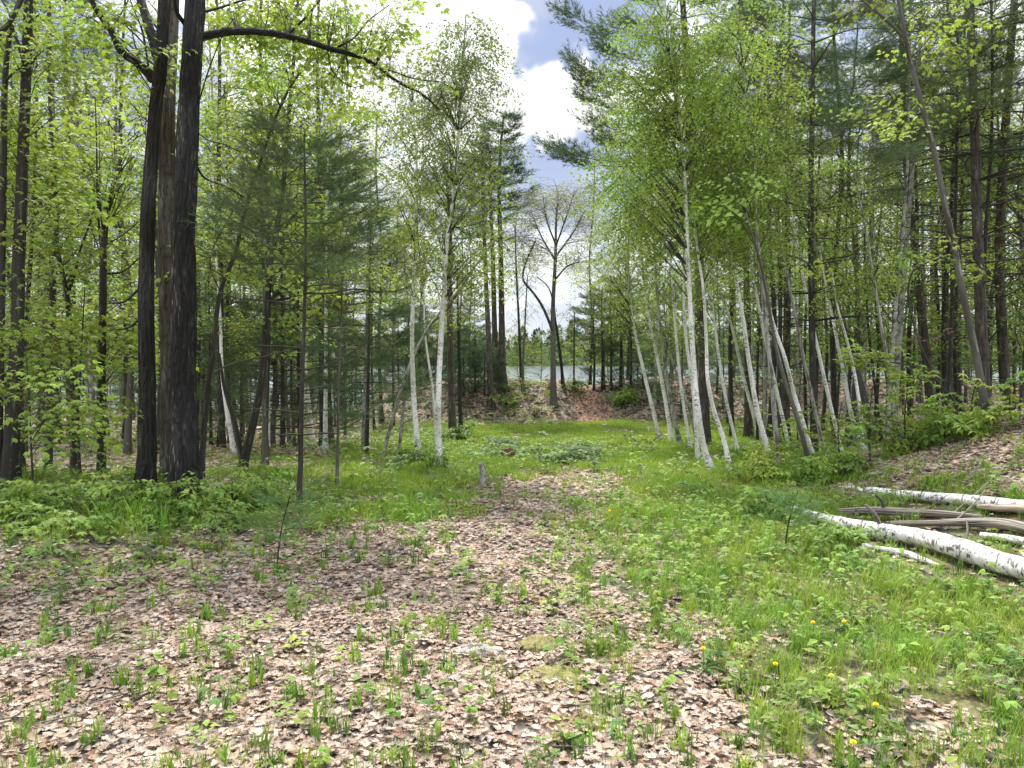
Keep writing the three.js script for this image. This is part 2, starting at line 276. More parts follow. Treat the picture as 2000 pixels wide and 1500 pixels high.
// ------------------------------------------------------------------ the setting: ground, lake, far shore
{
  const ds = [], xs = [];
  for (let d = -60; d < 0; d += 6) ds.push(d);
  for (let d = 0, s = .16; d < 56; d += s) { ds.push(d); s = d < 13 ? .16 : Math.min(.5, s * 1.03); }
  for (let d = 56, s = .6; d < 520; d += s) { ds.push(d); s = Math.min(14, s * 1.12); } ds.push(900);
  for (let x = 0, s = .14; x < 420; x += s) { xs.push(x); s = x < 7 ? .14 : s * 1.075; }
  const cols = [...xs.slice(1).reverse().map((x) => -x), ...xs], nx = cols.length, nd = ds.length;
  const p = new Float32Array(nx * nd * 3), c = new Float32Array(nx * nd * 3), u = new Float32Array(nx * nd * 2), idx = [];
  for (let j = 0; j < nd; j++) for (let i = 0; i < nx; i++) {
    const x = cols[i], d = ds[j], o = j * nx + i;
    p[o * 3] = x; p[o * 3 + 1] = H(x, -d); p[o * 3 + 2] = -d; u[o * 2] = x; u[o * 2 + 1] = d;
    const L = litter(x, d), n = fbm(x * 1.3, d * 1.3, 3), G = grass(x, d) ;
    let k = mix3([.13, .10, .075], [.40, .32, .255], clamp(L * 1.1 + n * .4, 0, 1));
    k = mix3(k, mix3([.09, .125, .026], [.20, .27, .04], clamp(.5 + n * 1.4, 0, 1)), clamp(G * 1.1, 0, 1) * lerp(.4, .85, ss(6, 14, d)));
    const soil = 1.1 * Math.exp(-(((x - 3.55 - .25 * n2(d * .8, 4)) / .75) ** 4)) * ss(30.8, 32.5, d) * (1 - ss(38.5, 40, d));
    k = mix3(k, [.36, .215, .155], clamp(soil * (1.1 + n), 0, 1));
    if (d > 300) k = [.05, .075, .03];
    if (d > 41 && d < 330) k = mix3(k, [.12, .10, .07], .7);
    c.set(k, o * 3);
    if (i && j) { const a = o - nx - 1, b = o - nx, e = o - 1; idx.push(a, b, o, a, o, e); }
  }
  const g = new THREE.BufferGeometry();
  g.setAttribute('position', new THREE.BufferAttribute(p, 3)); g.setAttribute('color', new THREE.BufferAttribute(c, 3)); g.setAttribute('uv', new THREE.BufferAttribute(u, 2)); g.setIndex(idx); g.computeVertexNormals();
  const fine = (u, v) => { const a = tfbm(u, v, 24, 24, 4, 3), b = Math.abs(tfbm(u, v, 40, 40, 3, 8)); return clamp(.62 + a * .9 - b * .5, .05, 1); };
  const cm = texture(512, 512, (u, v) => { const k = fine(u, v), w = tfbm(u, v, 10, 10, 3, 30); return [clamp(k * (1.05 + w * .4), 0, 1), k, clamp(k * (.95 - w * .4), 0, 1)]; }), bm = texture(512, 512, (u, v) => { const k = fine(u, v); return [k, k, k]; }, false);
  for (const t of [cm, bm]) t.repeat.set(1 / 1.7, 1 / 1.7);
  const ground = new THREE.Mesh(g, new THREE.MeshStandardMaterial({ map: cm, bumpMap: bm, bumpScale: .03, vertexColors: true, roughness: .95 }));
  ground.name = 'forest_floor'; ground.receiveShadow = ground.castShadow = true; scene.add(tag(ground, 'leaf strewn forest floor with a worn track leading to a grassy clearing', 'ground', null, 'structure'));
  M.groundMesh = ground;

  const wave = texture(256, 256, (u, v) => { const k = .5 + tfbm(u, v, 5, 12, 5, 4); return [k, k, k]; }, false); wave.repeat.set(.12, .3);
  const lg = new THREE.PlaneGeometry(840, 300, 1, 1); lg.rotateX(-Math.PI / 2);
  const lu = lg.attributes.uv, lp = lg.attributes.position; for (let i = 0; i < 4; i++) lu.setXY(i, lp.getX(i), lp.getZ(i));
  const lake = new THREE.Mesh(lg, new THREE.MeshStandardMaterial({ color: new THREE.Color(.15, .18, .21), roughness: .14, bumpMap: wave, bumpScale: .006 }));
  lake.name = 'lake'; lake.position.set(0, LAKE, -191); lake.receiveShadow = true; scene.add(tag(lake, 'pale shining lake behind the bank', 'lake', null, 'structure'));

  // the far shore is a wood that reads as one mass
  rnd = mulberry(300);
  const tb = new TB(); for (let i = 0; i < 260; i++) { const a = rr(0, 6.28), y = rr(0, 1), r = Math.sqrt(rnd()) * Math.sin(Math.PI * Math.pow(y, .7)) * .5 + .03; kite(tb, V(Math.cos(a) * r, y, Math.sin(a) * r), dirOf(a + rr(-.6, .6), rr(-.9, .6)), V(rr(-.4, .4), 1, rr(-.4, .4)), rr(.07, .15), .8); }
  const S = new Scatter();
  for (let i = 0; i < 1500; i++) {
    const d = 322 + 95 * Math.pow(rnd(), 1.6), x = rr(-300, 300), hh = rr(6, 12), ever = rnd() < .3;
    const sunlitTint = ss(.15, .5, n2(x * .02, 2.2)) * ss(335, 375, d);  // patches of sunlight on the higher far crowns, painted into their leaf colour
    S.add(V(x, H(x, -d) - .5, -d), rr(0, 6.28), 0, 0, hh * rr(.5, .75), tint(ever ? [.04, .075, .045] : mix3([.17, .25, .07], [.42, .38, .09], sunlitTint), .2), hh);
  }
  const far = S.build('far_shore_woods', tb.geo(), M.leaf, scene, 'stuff'); tag(far, 'green and yellow wooded hills on the far shore of the lake', 'woods');
}

// ------------------------------------------------------------------ trees
function growTree(root, s) {
  const path = curve(s.path, s.steps || 22), n = path.length - 1, rad = taper(n, s.r0, s.r1, .85), seed = s.seed || 1;
  const flare = s.flare ?? .45;
  for (let i = 0; i <= n; i++) { const hgt = path[i].y - s.path[0].y; rad[i] *= 1 + flare * Math.exp(-Math.max(0, hgt) / (s.r0 * 2.2)); }
  path.unshift(path[0].clone().add(V(0, -.25, 0))); rad.unshift(rad[0] * 1.15);
  const mb = new MB(); mb.ridge = s.ridge || 0; part('trunk', (mb.tube(path, rad, s.seg || 10, s.tw || .5, s.th || 1, s.rough ?? .06, seed), mb.geo()), s.bark, root);
  const near = (y) => { let b = 0, e = 1e9; for (let i = 0; i < path.length; i++) { const q = Math.abs(path[i].y - y); if (q < e) { e = q; b = i; } } return b; };
  for (const l of s.limbs || []) { const c = curve(l.path, 16); const m = part(l.name || 'limb', new MB().tube(c, taper(16, l.r0, l.r1), 7, .4, .8, .08, seed + 3).geo(), l.mat || s.limbMat || s.bark, root); if (l.label) m.userData.label = l.label; }
  const twigs = new MB(), leaves = new Crown(), needles = new Crown();
  const put = (sp, ...a) => { const list = sprays[sp]; (sp.startsWith('pine') ? needles : leaves).add(list[Math.floor(rnd() * list.length)], ...a); };
  for (const cr of s.crowns || []) {
    for (let i = 0; i < cr.n; i++) {
      let q; do { q = V(rr(-1, 1), rr(-1, 1), rr(-1, 1)); } while (q.lengthSq() > 1 || q.lengthSq() < (cr.hollow || 0));
      const tip = V(cr.c.x + q.x * cr.r.x, cr.c.y + q.y * cr.r.y, cr.c.z + q.z * cr.r.z);
      const srcs = cr.from ? curve(cr.from, 14) : null;
      let a0, r0;
      if (srcs) { a0 = srcs.reduce((b, p) => (p.distanceToSquared(tip) < b.distanceToSquared(tip) ? p : b), srcs[0]); a0 = srcs[Math.max(0, srcs.indexOf(a0) - Math.floor(rr(0, cr.back || 1)))]; r0 = cr.r0 || .03; }
      else { const hd = Math.hypot(tip.x - path[near(tip.y)].x, tip.z - path[near(tip.y)].z), k = near(Math.max(s.path[0].y + (s.bare ?? .8), tip.y - hd * (cr.rise ?? .7) - .1)); a0 = path[k]; r0 = rad[k]; }
      const len = a0.distanceTo(tip); if (len > (cr.max || 6)) continue;
      const rb = Math.min(r0 * .5, (.004 + .0052 * len) * (cr.thick || 1)), up = cr.droop ? -1 : 1;
      const mid = a0.clone().lerp(tip, .5).add(V(rr(-.08, .08) * len, up * rr(.02, .12) * len * (cr.arch ?? 1), rr(-.08, .08) * len)), c = curve([a0, a0.clone().lerp(mid, .5).add(V(rr(-.03, .03) * len, rr(-.02, .03) * len, rr(-.03, .03) * len)), mid, tip], 7);
      if (cr.twig !== 0) twigs.tube(c, taper(7, rb, Math.max(.0022, s.fine || .003)), 4, .4, .8, 0, i);
      const out = Math.atan2(tip.x - a0.x, tip.z - a0.z), base = tint(cr.col, cr.vary ?? .3);
      for (let k = 0; k < cr.k; k++) {
        const t = k < 1 ? 1 : rr(.45, 1.05), p = c[Math.min(7, Math.round(t * 7))].clone().add(V(rr(-1, 1), rr(-.6, .6), rr(-1, 1)).multiplyScalar(k ? (cr.spread || .3) : .02));
        const ya = out + rr(-.9, .9), ti = (cr.tilt || 0) + rr(-.25, .35), sz = rr(.75, 1.25) * (cr.size || 1); put(cr.sp, p, ya, ti, rr(-.3, .3), sz, tint(base, .15, .05));
        if (cr.twig !== 0) { const e = p.clone().addScaledVector(dirOf(ya, -ti), .42 * sz); e.y -= .05 * sz; twigs.tube([p, p.clone().lerp(e, .5).add(V(0, .02 * sz, 0)), e], [.003, .0025, .0015].map((q) => Math.max(q, (s.fine || 0) * .7)), 3, .4, .8); }
      }
    }
  }
  for (const b of s.boughs || []) {
    for (let i = 0; i < b.n; i++) {
      const f = (i + rr(0, .8)) / b.n, y = lerp(b.y0, b.y1, f), k = near(y), o = path[k], L = lerp(b.len0, b.len1, f) * rr(.7, 1.1), yaw = b.yaw ? b.yaw[0] + rr(-b.yaw[1], b.yaw[1]) : i * 2.4 + rr(-.4, .4), lift = b.lift ?? .15;
      const dir = dirOf(yaw, lift + rr(-.12, .12)), e = o.clone().addScaledVector(dir, L), side = V(dir.z, 0, -dir.x).multiplyScalar(L * rr(-.12, .12));
      const c = curve([o, o.clone().addScaledVector(dir, L * .35).add(V(0, -.02 * L, 0)), o.clone().addScaledVector(dir, L * .7).add(side).add(V(0, -.06 * L * (b.sag ?? 1), 0)), e], 10);
      twigs.tube(c, taper(10, Math.min(rad[k] * .5, .006 + .007 * L), .003), 4, .4, .8, 0, i);
      if (b.sp) {
        const base = tint(b.col, .25);
        for (let q = 0; q < b.k; q++) {
          const t = lerp(b.from ?? .3, 1, Math.sqrt(rnd())), p = c[Math.round(t * 10)], sd = rnd() < .5 ? 1 : -1, w = (1.05 - t * .75) * L * (b.fan ?? .34) * rnd();
          const pp = p.clone().add(V(dir.z * sd * w + dir.x * w * .5, rr(-.05, .09) * L * .4, -dir.x * sd * w + dir.z * w * .5));
          put(b.sp, pp, yaw + sd * rr(.1, .9), -(b.tip ?? .25) + rr(-.3, .25), rr(-.4, .4), rr(.8, 1.25) * (b.size || 1), tint(base, .18, .05));
        }
      } else for (let q = 0; q < 3; q++) { const t = 3 + Math.floor(rnd() * 6), w = dirOf(yaw + rr(-1, 1), rr(-.4, .3)); twigs.tube([c[t], c[t].clone().addScaledVector(w, L * .12).add(V(0, .01, 0)), c[t].clone().addScaledVector(w, L * rr(.2, .35))], [.004, .003, .002], 3, .4, .8); }
    }
  }
  if (twigs.p.length || leaves.p.length || needles.p.length) {
    const crown = twigs.p.length ? part('crown', twigs.geo(), s.twigMat || M.twig, root) : part('crown', new MB().tube([path[path.length - 2], path[path.length - 1], path[path.length - 1].clone().add(V(0, .1, 0))], [.004, .003, .002], 4).geo(), M.twig, root);
    leaves.build('foliage', M.leafV, crown); needles.build('needles', M.needleV, crown);
  }
  return root;
}
// a tree from where its stem is seen in the photograph: PTS from base to top, W its width there
let seedNo = 1;
function tree(name, label, o) {
  rnd = mulberry(1000 + seedNo++);
  const b = o.d ? at(...o.pts[0], o.d) : gp(...o.pts[0]); if (o.d) b.y = H(b.x, b.z);
  const d = -b.z, n = o.pts.length, lean = o.lean || 0, depth = (i) => d + lean * i / (n - 1) + (i ? .25 * n2(i * .7, seedNo) * Math.min(1, i / 2) : 0);
  const path = o.pts.map((p, i) => (i ? at(p[0], p[1], depth(i)).sub(b) : V(0, 0, 0)));
  const m = (px) => px * d / F, hAt = (y) => at(1000, y, d + lean * .5).y - b.y;
  const root = thing(name, label, o.cat || 'tree', b, o.group);
  growTree(root, {
    ...o, path, r0: m(o.w[0]) / 2, r1: Math.max(.004, m(o.w[1]) / 2), seed: seedNo,
    crowns: (o.crowns || []).map((c) => ({ ...c, col: C[c.col] || c.col, c: at(c.e[0], c.e[1], d + (c.dz || lean * .6)).sub(b), r: V(m(c.e[2]), m(c.e[3]), c.rz || m(Math.min(c.e[2], c.e[3]) * 1.1)), from: c.from && c.from.map((p, i, l) => at(p[0], p[1], d + (c.fd || 0) * i / (l.length - 1)).sub(b)) })),
    boughs: (o.boughs || []).map((c) => ({ ...c, col: C[c.col] || c.col, y0: hAt(c.y[0]), y1: hAt(c.y[1]) })),
    limbs: (o.limbs || []).map((l) => ({ ...l, path: l.pts.map((p, i) => at(p[0], p[1], d + (l.dz || 0) * i / (l.pts.length - 1) + (l.d0 || 0)).sub(b)), r0: m(l.w[0]) / 2, r1: m(l.w[1]) / 2 })),
  });
  return root;
}
// ---- left of the track: the dark trunks in front
const mp = (x, y, rx, ry, n, k, more) => ({ e: [x, y, rx, ry], n, k, sp: 'maple', col: 'maple', rise: .55, spread: .24, vary: .42, ...more });
const mf = (x, y, rx, ry, n, k, more) => mp(x, y, rx, ry, n, k, { sp: 'mapleFar', ...more });
const bi = (x, y, rx, ry, n, k, more) => ({ e: [x, y, rx, ry], n: Math.ceil(n * .8), k: k + 2, sp: 'birch', col: 'birch', rise: .9, spread: .2, tilt: .4, vary: .45, ...more });
const bs = (x, y, rx, ry, n, k, more) => bi(x, y, rx, ry, n, k, { sp: 'birchSparse', col: 'sparse', ...more });

tree('big_tree', 'slimmer dark trunk left of the big black trunk, with a crooked limb', { pts: [[282, 962], [286, 900], [288, 760], [285, 620], [286, 500], [290, 400], [295, 330], [303, 220], [314, 120], [325, -60], [332, -260]], w: [33, 20], bark: M.oak, seg: 40, ridge: .045, rough: .09, steps: 70, flare: .5,
  limbs: [{ pts: [[300, 158], [272, 126], [238, 102], [218, 62], [188, 18], [160, -40]], w: [17, 8], dz: -.4 }, { pts: [[310, 118], [292, 55], [272, -10], [250, -80]], w: [21, 14], dz: .4 }, { pts: [[238, 102], [222, 60], [240, 20], [262, -20]], w: [4, 2], dz: .2 }, { pts: [[275, 130], [262, 80], [255, 45]], w: [4, 2], dz: .3 }, { pts: [[290, 130], [278, 60], [262, 20], [250, -10]], w: [4, 2] }, { pts: [[284, 610], [250, 640], [212, 645]], w: [5, 2], dz: -.3 }, { pts: [[288, 545], [260, 575], [240, 590], [212, 592]], w: [6, 3], dz: -.4 }],
  crowns: [mp(230, 50, 110, 90, 10, 4, { dz: -.3 }), mp(150, 10, 90, 40, 5, 4), mp(285, 170, 20, 60, 3, 1, { size: .7, max: 2 })] });
tree('big_tree', 'furrowed grey brown trunk standing behind and between the two black trunks', { d: 8.9, pts: [[338, 958], [334, 800], [331, 650], [326, 500], [326, 330], [327, 200], [333, 80], [340, -60], [345, -260]], w: [40, 22], bark: M.pine, seg: 40, ridge: .05, rough: .06, steps: 70, tw: .45,
  crowns: [mp(336, 250, 22, 130, 7, 1, { size: .7, max: 1.5 }), mp(330, 420, 20, 80, 3, 1, { size: .6, max: 1.5 })] });
const bigTree = tree('big_tree', 'thickest trunk, black and wet looking, at the edge of the woods', { pts: [[362, 985], [359, 900], [359, 760], [361, 650], [358, 500], [364, 350], [370, 200], [376, 100], [384, -60], [390, -260]], w: [52, 32], bark: M.blackOak, seg: 48, ridge: .05, rough: .10, steps: 80, flare: .6, tw: .8, th: 1.6,
  limbs: [{ pts: [[378, 76], [440, 62], [520, 63], [590, 78], [650, 97], [700, 110], [742, 133], [776, 160], [822, 182], [858, 214]], w: [17, 3.5], dz: 1.0, label: 'long dark limb reaching out over the clearing' }, { pts: [[742, 133], [770, 140], [802, 152], [838, 158], [860, 160], [915, 192]], w: [4, 1.6], d0: .8, dz: .3 }, { pts: [[855, 160], [862, 180], [850, 212]], w: [3, 2], d0: 1, dz: 0 }, { pts: [[650, 97], [690, 75], [720, 40], [760, 10]], w: [5, 2], d0: .6, dz: .5 }, { pts: [[560, 70], [600, 30], [640, -20]], w: [6, 3], d0: .5, dz: .3 }, { pts: [[640, 98], [650, 140], [690, 170], [745, 150]], w: [3, 1.5], d0: .6, dz: .3 }, { pts: [[362, 48], [345, 22], [340, -30]], w: [9, 7], dz: -.3 }, { pts: [[392, 25], [430, 15], [470, 2], [530, -10]], w: [6, 3], dz: .6 }, { pts: [[388, 200], [410, 130], [440, 60], [470, 20]], w: [3, 1.6], dz: .5 }, { pts: [[384, 325], [400, 348], [440, 364], [478, 386]], w: [5, 3.5], dz: .4 }, { pts: [[384, 258], [410, 275], [440, 283], [470, 298]], w: [3, 1.6], dz: -.4 }],
  crowns: [[470, 45, 80, 55, 11, 3, 8.2], [560, 30, 110, 60, 15, 3, 8.4], [650, 45, 100, 60, 15, 3, 8.6], [735, 55, 85, 55, 11, 3, 8.7], [690, 165, 80, 45, 8, 2, 8.7], [800, 190, 60, 40, 6, 2, 8.7]].map(([x, y, a, b, n, k, z]) => mp(x, y, a, b, n, k, { dz: .6, fd: 1, from: [[390, 70], [440, 62], [520, 63], [590, 78], [650, 97], [700, 110], [742, 133], [776, 160], [822, 182], [858, 214]], size: .85, rise: .2 })) });
tree('maple_tree', 'dark trunk with pale patches near the frame edge, leaning slightly', { pts: [[20, 945], [25, 820], [33, 680], [37, 500], [45, 300], [52, 120], [58, -60], [62, -200]], w: [31, 13], bark: M.darkStem, seg: 12, limbs: [{ pts: [[58, 40], [85, 25], [125, -5]], w: [4, 2] }, { pts: [[45, 120], [30, 70], [15, 20], [0, -5]], w: [5, 3] }, { pts: [[55, 130], [90, 95], [130, 88]], w: [3, 1.5] }],
  crowns: [mp(80, 120, 110, 120, 16, 4), mp(40, 280, 110, 100, 10, 4), mp(90, 420, 100, 80, 9, 4)] });
tree('maple_tree', 'thin dark trunk at the very edge with a branch crossing overhead', { d: 8, pts: [[-6, 930], [0, 700], [4, 500], [7, 300], [10, 160], [20, 60], [45, -20]], w: [16, 8], bark: M.darkStem, limbs: [{ pts: [[-20, 70], [10, 55], [30, 25], [48, -10]], w: [11, 6], d0: -.3 }, { pts: [[10, 160], [28, 140], [42, 132]], w: [5, 3] }],
  crowns: [mp(20, 230, 70, 70, 7, 4), mp(-40, 420, 90, 110, 9, 4), mp(20, 620, 70, 90, 7, 4), mp(-30, 60, 100, 100, 9, 4)] });
tree('maple_tree', 'thin dark stem just behind the leaning patchy trunk', { d: 9.4, pts: [[45, 960], [41, 860], [42, 740], [56, 560], [66, 400], [70, 250]], w: [14, 5], bark: M.darkStem, crowns: [mp(80, 330, 90, 90, 10, 4), mp(90, 640, 70, 60, 6, 3)] });
tree('maple_tree', 'dark straight trunk left of the forked slender trunk', { d: 10.5, pts: [[92, 950], [95, 850], [98, 720], [104, 560], [110, 420], [107, 300], [98, 200], [96, 60]], w: [18, 7], bark: M.darkStem, crowns: [mp(120, 240, 110, 120, 16, 4), mp(100, 470, 110, 80, 11, 4), mp(130, 580, 90, 50, 7, 4)] });
tree('maple_tree', 'slender trunk forking into two prongs at mid height', { d: 9.6, pts: [[146, 958], [143, 800], [136, 650], [131, 580], [113, 490], [109, 420], [104, 330], [98, 210], [92, 100]], w: [13, 5], bark: M.darkStem, limbs: [{ pts: [[131, 580], [148, 525], [156, 490], [180, 420], [184, 360]], w: [7, 2.5] }],
  crowns: [mp(150, 350, 100, 90, 15, 4), mp(170, 470, 80, 60, 9, 4), mp(100, 240, 80, 90, 9, 4)] });
tree('snapped_tree', 'dark trunk snapped off jaggedly with thin shoots rising from it', { d: 9.2, pts: [[198, 945], [198, 800], [200, 640], [202, 520], [201, 452]], w: [17, 12], bark: M.darkStem, flare: .3, limbs: [{ name: 'shoot', pts: [[196, 478], [190, 380], [189, 300], [186, 190]], w: [5, 2] }, { name: 'shoot', pts: [[207, 480], [215, 400], [232, 340], [262, 305]], w: [4, 2] }, { name: 'shoot', pts: [[195, 490], [180, 450], [172, 410]], w: [3, 1.5] }, { pts: [[208, 478], [245, 455], [280, 425]], w: [3, 1.5] }, { pts: [[208, 535], [240, 530], [276, 500]], w: [5, 3] }],
  crowns: [mp(225, 330, 80, 80, 9, 4), mp(240, 600, 70, 50, 6, 4), mp(225, 690, 75, 45, 7, 4), mp(180, 640, 60, 40, 5, 4), mp(210, 240, 70, 80, 7, 4)] });
tree('maple_sapling', 'slender stem beside the snapped trunk with bright low leaves', { d: 8.6, pts: [[157, 965], [153, 860], [155, 760], [160, 660], [166, 560]], w: [7, 2], bark: M.darkStem, bare: .5, crowns: [mp(130, 720, 90, 30, 6, 4), mp(100, 640, 90, 40, 6, 4), mp(95, 800, 90, 30, 4, 4), mp(190, 790, 50, 22, 3, 3)] });
tree('maple_sapling', 'small sapling with wide yellow green leaves at the frame edge', { d: 7.4, pts: [[66, 985], [62, 900], [58, 800], [52, 700]], w: [5, 2], bark: M.darkStem, bare: .4, crowns: [mp(40, 740, 70, 26, 4, 4), mp(90, 790, 70, 22, 4, 4), mp(20, 650, 60, 30, 3, 4), mp(110, 820, 60, 16, 3, 4)] });
tree('maple_tree', 'thin dark tree leaning across towards the clearing behind the biggest trunk', { d: 9.2, pts: [[392, 960], [402, 800], [416, 685], [430, 570], [458, 500], [483, 392], [515, 298], [535, 238], [574, 158], [630, 95]], w: [12, 4], bark: M.darkStem, limbs: [{ pts: [[483, 392], [500, 380], [556, 348], [640, 270]], w: [3, 1.5] }, { pts: [[430, 570], [410, 510], [470, 385]], w: [3, 2] }, { pts: [[408, 740], [440, 715], [540, 690], [620, 660], [655, 640]], w: [4, 1.5], mat: M.grey }],
  crowns: [mp(560, 190, 120, 90, 16, 4), mp(470, 300, 80, 80, 10, 4), mp(450, 460, 60, 60, 6, 4), mp(640, 90, 100, 60, 9, 4)] });
tree('maple_tree', 'leaning trunk that rises from a forked base behind the shrubs', { d: 11.5, pts: [[472, 935], [479, 890], [497, 815], [512, 735], [521, 600], [530, 500], [549, 400], [558, 300], [568, 180], [580, 40], [584, -60]], w: [19, 5], bark: M.darkStem, limbs: [{ pts: [[472, 898], [460, 830], [440, 765], [428, 690]], w: [11, 5] }, { pts: [[545, 500], [560, 440], [600, 400], [690, 330]], w: [5, 2], dz: .5 }, { pts: [[525, 590], [580, 580], [680, 575], [740, 560]], w: [5, 2] }],
  crowns: [mf(620, 230, 120, 120, 21, 4), mf(660, 400, 120, 90, 19, 4), mf(560, 100, 110, 90, 15, 4), mf(600, 520, 110, 50, 11, 4), mf(560, 620, 80, 30, 5, 4)] });
tree('maple_tree', 'grey straight trunk crossing close behind the leaning trunk', { d: 12.5, pts: [[518, 915], [517, 800], [519, 690], [516, 560], [510, 400], [512, 250]], w: [12, 5], bark: M.grey, crowns: [mf(500, 260, 100, 110, 16, 4), mf(470, 420, 90, 90, 14, 4)] });
tree('pine_tree', 'thin dark pine with bare brittle side branches beside the grassy edge', { pts: [[584, 985], [587, 900], [590, 750], [595, 600], [597, 450], [595, 320], [594, 262]], w: [12, 2.5], bark: M.darkStem, boughs: [{ n: 15, y: [860, 480], len0: .7, len1: 1.1, lift: .12, yaw: null }, { n: 24, y: [560, 264], len0: .85, len1: .25, sp: 'pine', col: 'pine', k: 9 }], limbs: [{ pts: [[592, 572], [640, 573], [690, 565], [760, 570], [800, 560]], w: [5, 2] }, { pts: [[592, 745], [640, 715], [700, 680], [760, 640]], w: [4, 1.5] }] });
tree('birch_tree', 'small white birch leaning left beyond the forked base', { d: 15, pts: [[457, 892], [443, 800], [434, 730], [431, 640], [426, 560], [420, 470]], w: [10, 4], bark: M.birch, crowns: [bi(420, 480, 60, 80, 10, 3), bi(440, 600, 60, 40, 5, 3)] });
tree('birch_tree', 'thin pale birch standing straight behind the leaning trunk', { d: 16, pts: [[524, 905], [524, 780], [522, 660], [526, 540]], w: [8, 4], bark: M.birch, crowns: [bi(530, 500, 60, 80, 9, 3)] });
tree('pine_tree', 'thick grey brown pine trunk in the shade left of the birches', { d: 19, pts: [[645, 870], [640, 760], [637, 640], [634, 500], [630, 300]], w: [17, 8], bark: M.pine, boughs: [{ n: 26, y: [720, 560], len0: 1.6, len1: 2 }, { n: 22, y: [560, 320], len0: 2.4, len1: 1.0, sp: 'pineFar', col: 'pine', k: 22 }] });
tree('bare_sapling', 'slim grey stem standing alone in the leaf litter', { pts: [[658, 952], [660, 850], [662, 740], [666, 640], [668, 540]], w: [7, 3], bark: M.grey, boughs: [{ n: 12, y: [800, 600], len0: .6, len1: .8 }], crowns: [mf(670, 560, 60, 60, 6, 3)] });
tree('pine_tree', 'young pine with soft dark green boughs left of the pair of birches', { d: 15, pts: [[716, 905], [718, 800], [720, 680], [722, 560], [724, 440]], w: [9, 3], bark: M.darkStem, boughs: [{ n: 34, y: [800, 460], len0: 1.1, len1: .5, sp: 'pine', col: 'pine', k: 15 }] });
tree('birch_tree', 'grey birch stem touching the young dark pine', { d: 15.6, pts: [[708, 905], [711, 800], [716, 680], [718, 540], [722, 400]], w: [8, 4], bark: M.greyBirch, crowns: [bi(730, 420, 70, 110, 10, 3)] });
tree('birch_tree', 'white birch with black marks, left one of the pair by the clearing', { pts: [[820, 898], [814, 850], [807, 750], [805, 640], [808, 560], [811, 450], [814, 320], [806, 200]], w: [13, 3], bark: M.birch, twigMat: M.twig, crowns: [bs(800, 330, 110, 150, 40, 4, { col: 'birchYellow' }), bs(780, 170, 80, 110, 22, 4), bi(790, 480, 80, 60, 11, 4, { col: 'birchYellow' })] });
tree('birch_tree', 'tallest white birch with black marks at the edge of the clearing', { pts: [[858, 918], [856, 850], [856, 780], [862, 650], [868, 560], [875, 450], [886, 380], [897, 250], [904, 120], [910, 30]], w: [15, 2.5], bark: M.birch, limbs: [{ pts: [[886, 380], [905, 350], [930, 320]], w: [3, 1.5] }, { pts: [[865, 640], [855, 560], [848, 500]], w: [3, 1.5] }], crowns: [bs(895, 190, 75, 130, 60, 4), bs(908, 80, 35, 60, 22, 4), bs(890, 330, 105, 110, 46, 4, { col: 'birch' }), bs(900, 470, 100, 90, 34, 4, { col: 'birchYellow' }), bs(830, 250, 80, 110, 26, 4)] });
tree('birch_tree', 'thin birch leaning right across the two white trunks', { d: 13.5, pts: [[745, 895], [766, 820], [790, 742], [815, 680], [850, 622], [905, 555], [938, 506], [985, 450]], w: [8, 3], bark: M.greyBirch, crowns: [bi(950, 500, 70, 70, 10, 3, { col: 'birchYellow' })] });
tree('birch_tree', 'short thin birch leaning towards the left white birch', { d: 17, pts: [[779, 850], [789, 790], [796, 740], [803, 690], [806, 600]], w: [7, 3], bark: M.greyBirch, crowns: [bi(800, 600, 60, 60, 6, 3)] });
tree('birch_tree', 'thin white birch leaning left between the pair of birches', { d: 19, pts: [[852, 800], [845, 760], [836, 700], [830, 650], [828, 560]], w: [6, 3], bark: M.birch, crowns: [bi(830, 540, 60, 80, 7, 3)] });
tree('pine_tree', 'brown pine trunk with mossy foot right of the tall birch', { pts: [[884, 852], [881, 750], [879, 640], [878, 500], [880, 380]], w: [15, 9], bark: M.pine, boughs: [{ n: 14, y: [640, 480], len0: 1, len1: 1.4 }, { n: 16, y: [480, 380], len0: 1.4, len1: .8, sp: 'pineFar', col: 'pine', k: 14 }] });
tree('dead_tree', 'thin black trunk at the foot of the bank', { pts: [[900, 834], [897, 740], [895, 640], [893, 540]], w: [8, 4], bark: M.oak, crowns: [mf(900, 600, 50, 70, 7, 3)] });
// ---- trees on the bank
tree('pine_tree', 'brown pine trunk at the foot of the bank, leftmost of three tall pines', { pts: [[960, 797], [955, 680], [949, 540], [944, 400], [942, 280]], w: [13, 5], bark: M.pine, boughs: [{ n: 12, y: [600, 430], len0: 1, len1: 1.6 }, { n: 22, y: [470, 285], len0: 1.5, len1: .6, sp: 'pineFar', col: 'pine', k: 16 }] });
tree('pine_tree', 'brown pine trunk on the bank, middle one of three tall pines', { pts: [[969, 748], [966, 640], [963, 520], [958, 400], [957, 290]], w: [13, 5], bark: M.pine, boughs: [{ n: 12, y: [560, 420], len0: 1, len1: 1.4 }, { n: 24, y: [440, 292], len0: 1.7, len1: .6, sp: 'pineFar', col: 'pine', k: 16 }] });
tree('pine_tree', 'tallest brown pine on the bank with tufts of needles against the sky', { pts: [[981, 748], [980, 640], [978, 500], [975, 380], [977, 300], [984, 226]], w: [15, 4], bark: M.pine, limbs: [{ pts: [[977, 392], [1010, 385], [1050, 375]], w: [3, 1.5] }], boughs: [{ n: 12, y: [560, 400], len0: 1.2, len1: 1.4 }, { n: 44, y: [420, 232], len0: 1.75, len1: .45, lift: .3, sp: 'pineFar', col: [.06, .10, .055], k: 18, from: .45 }] });
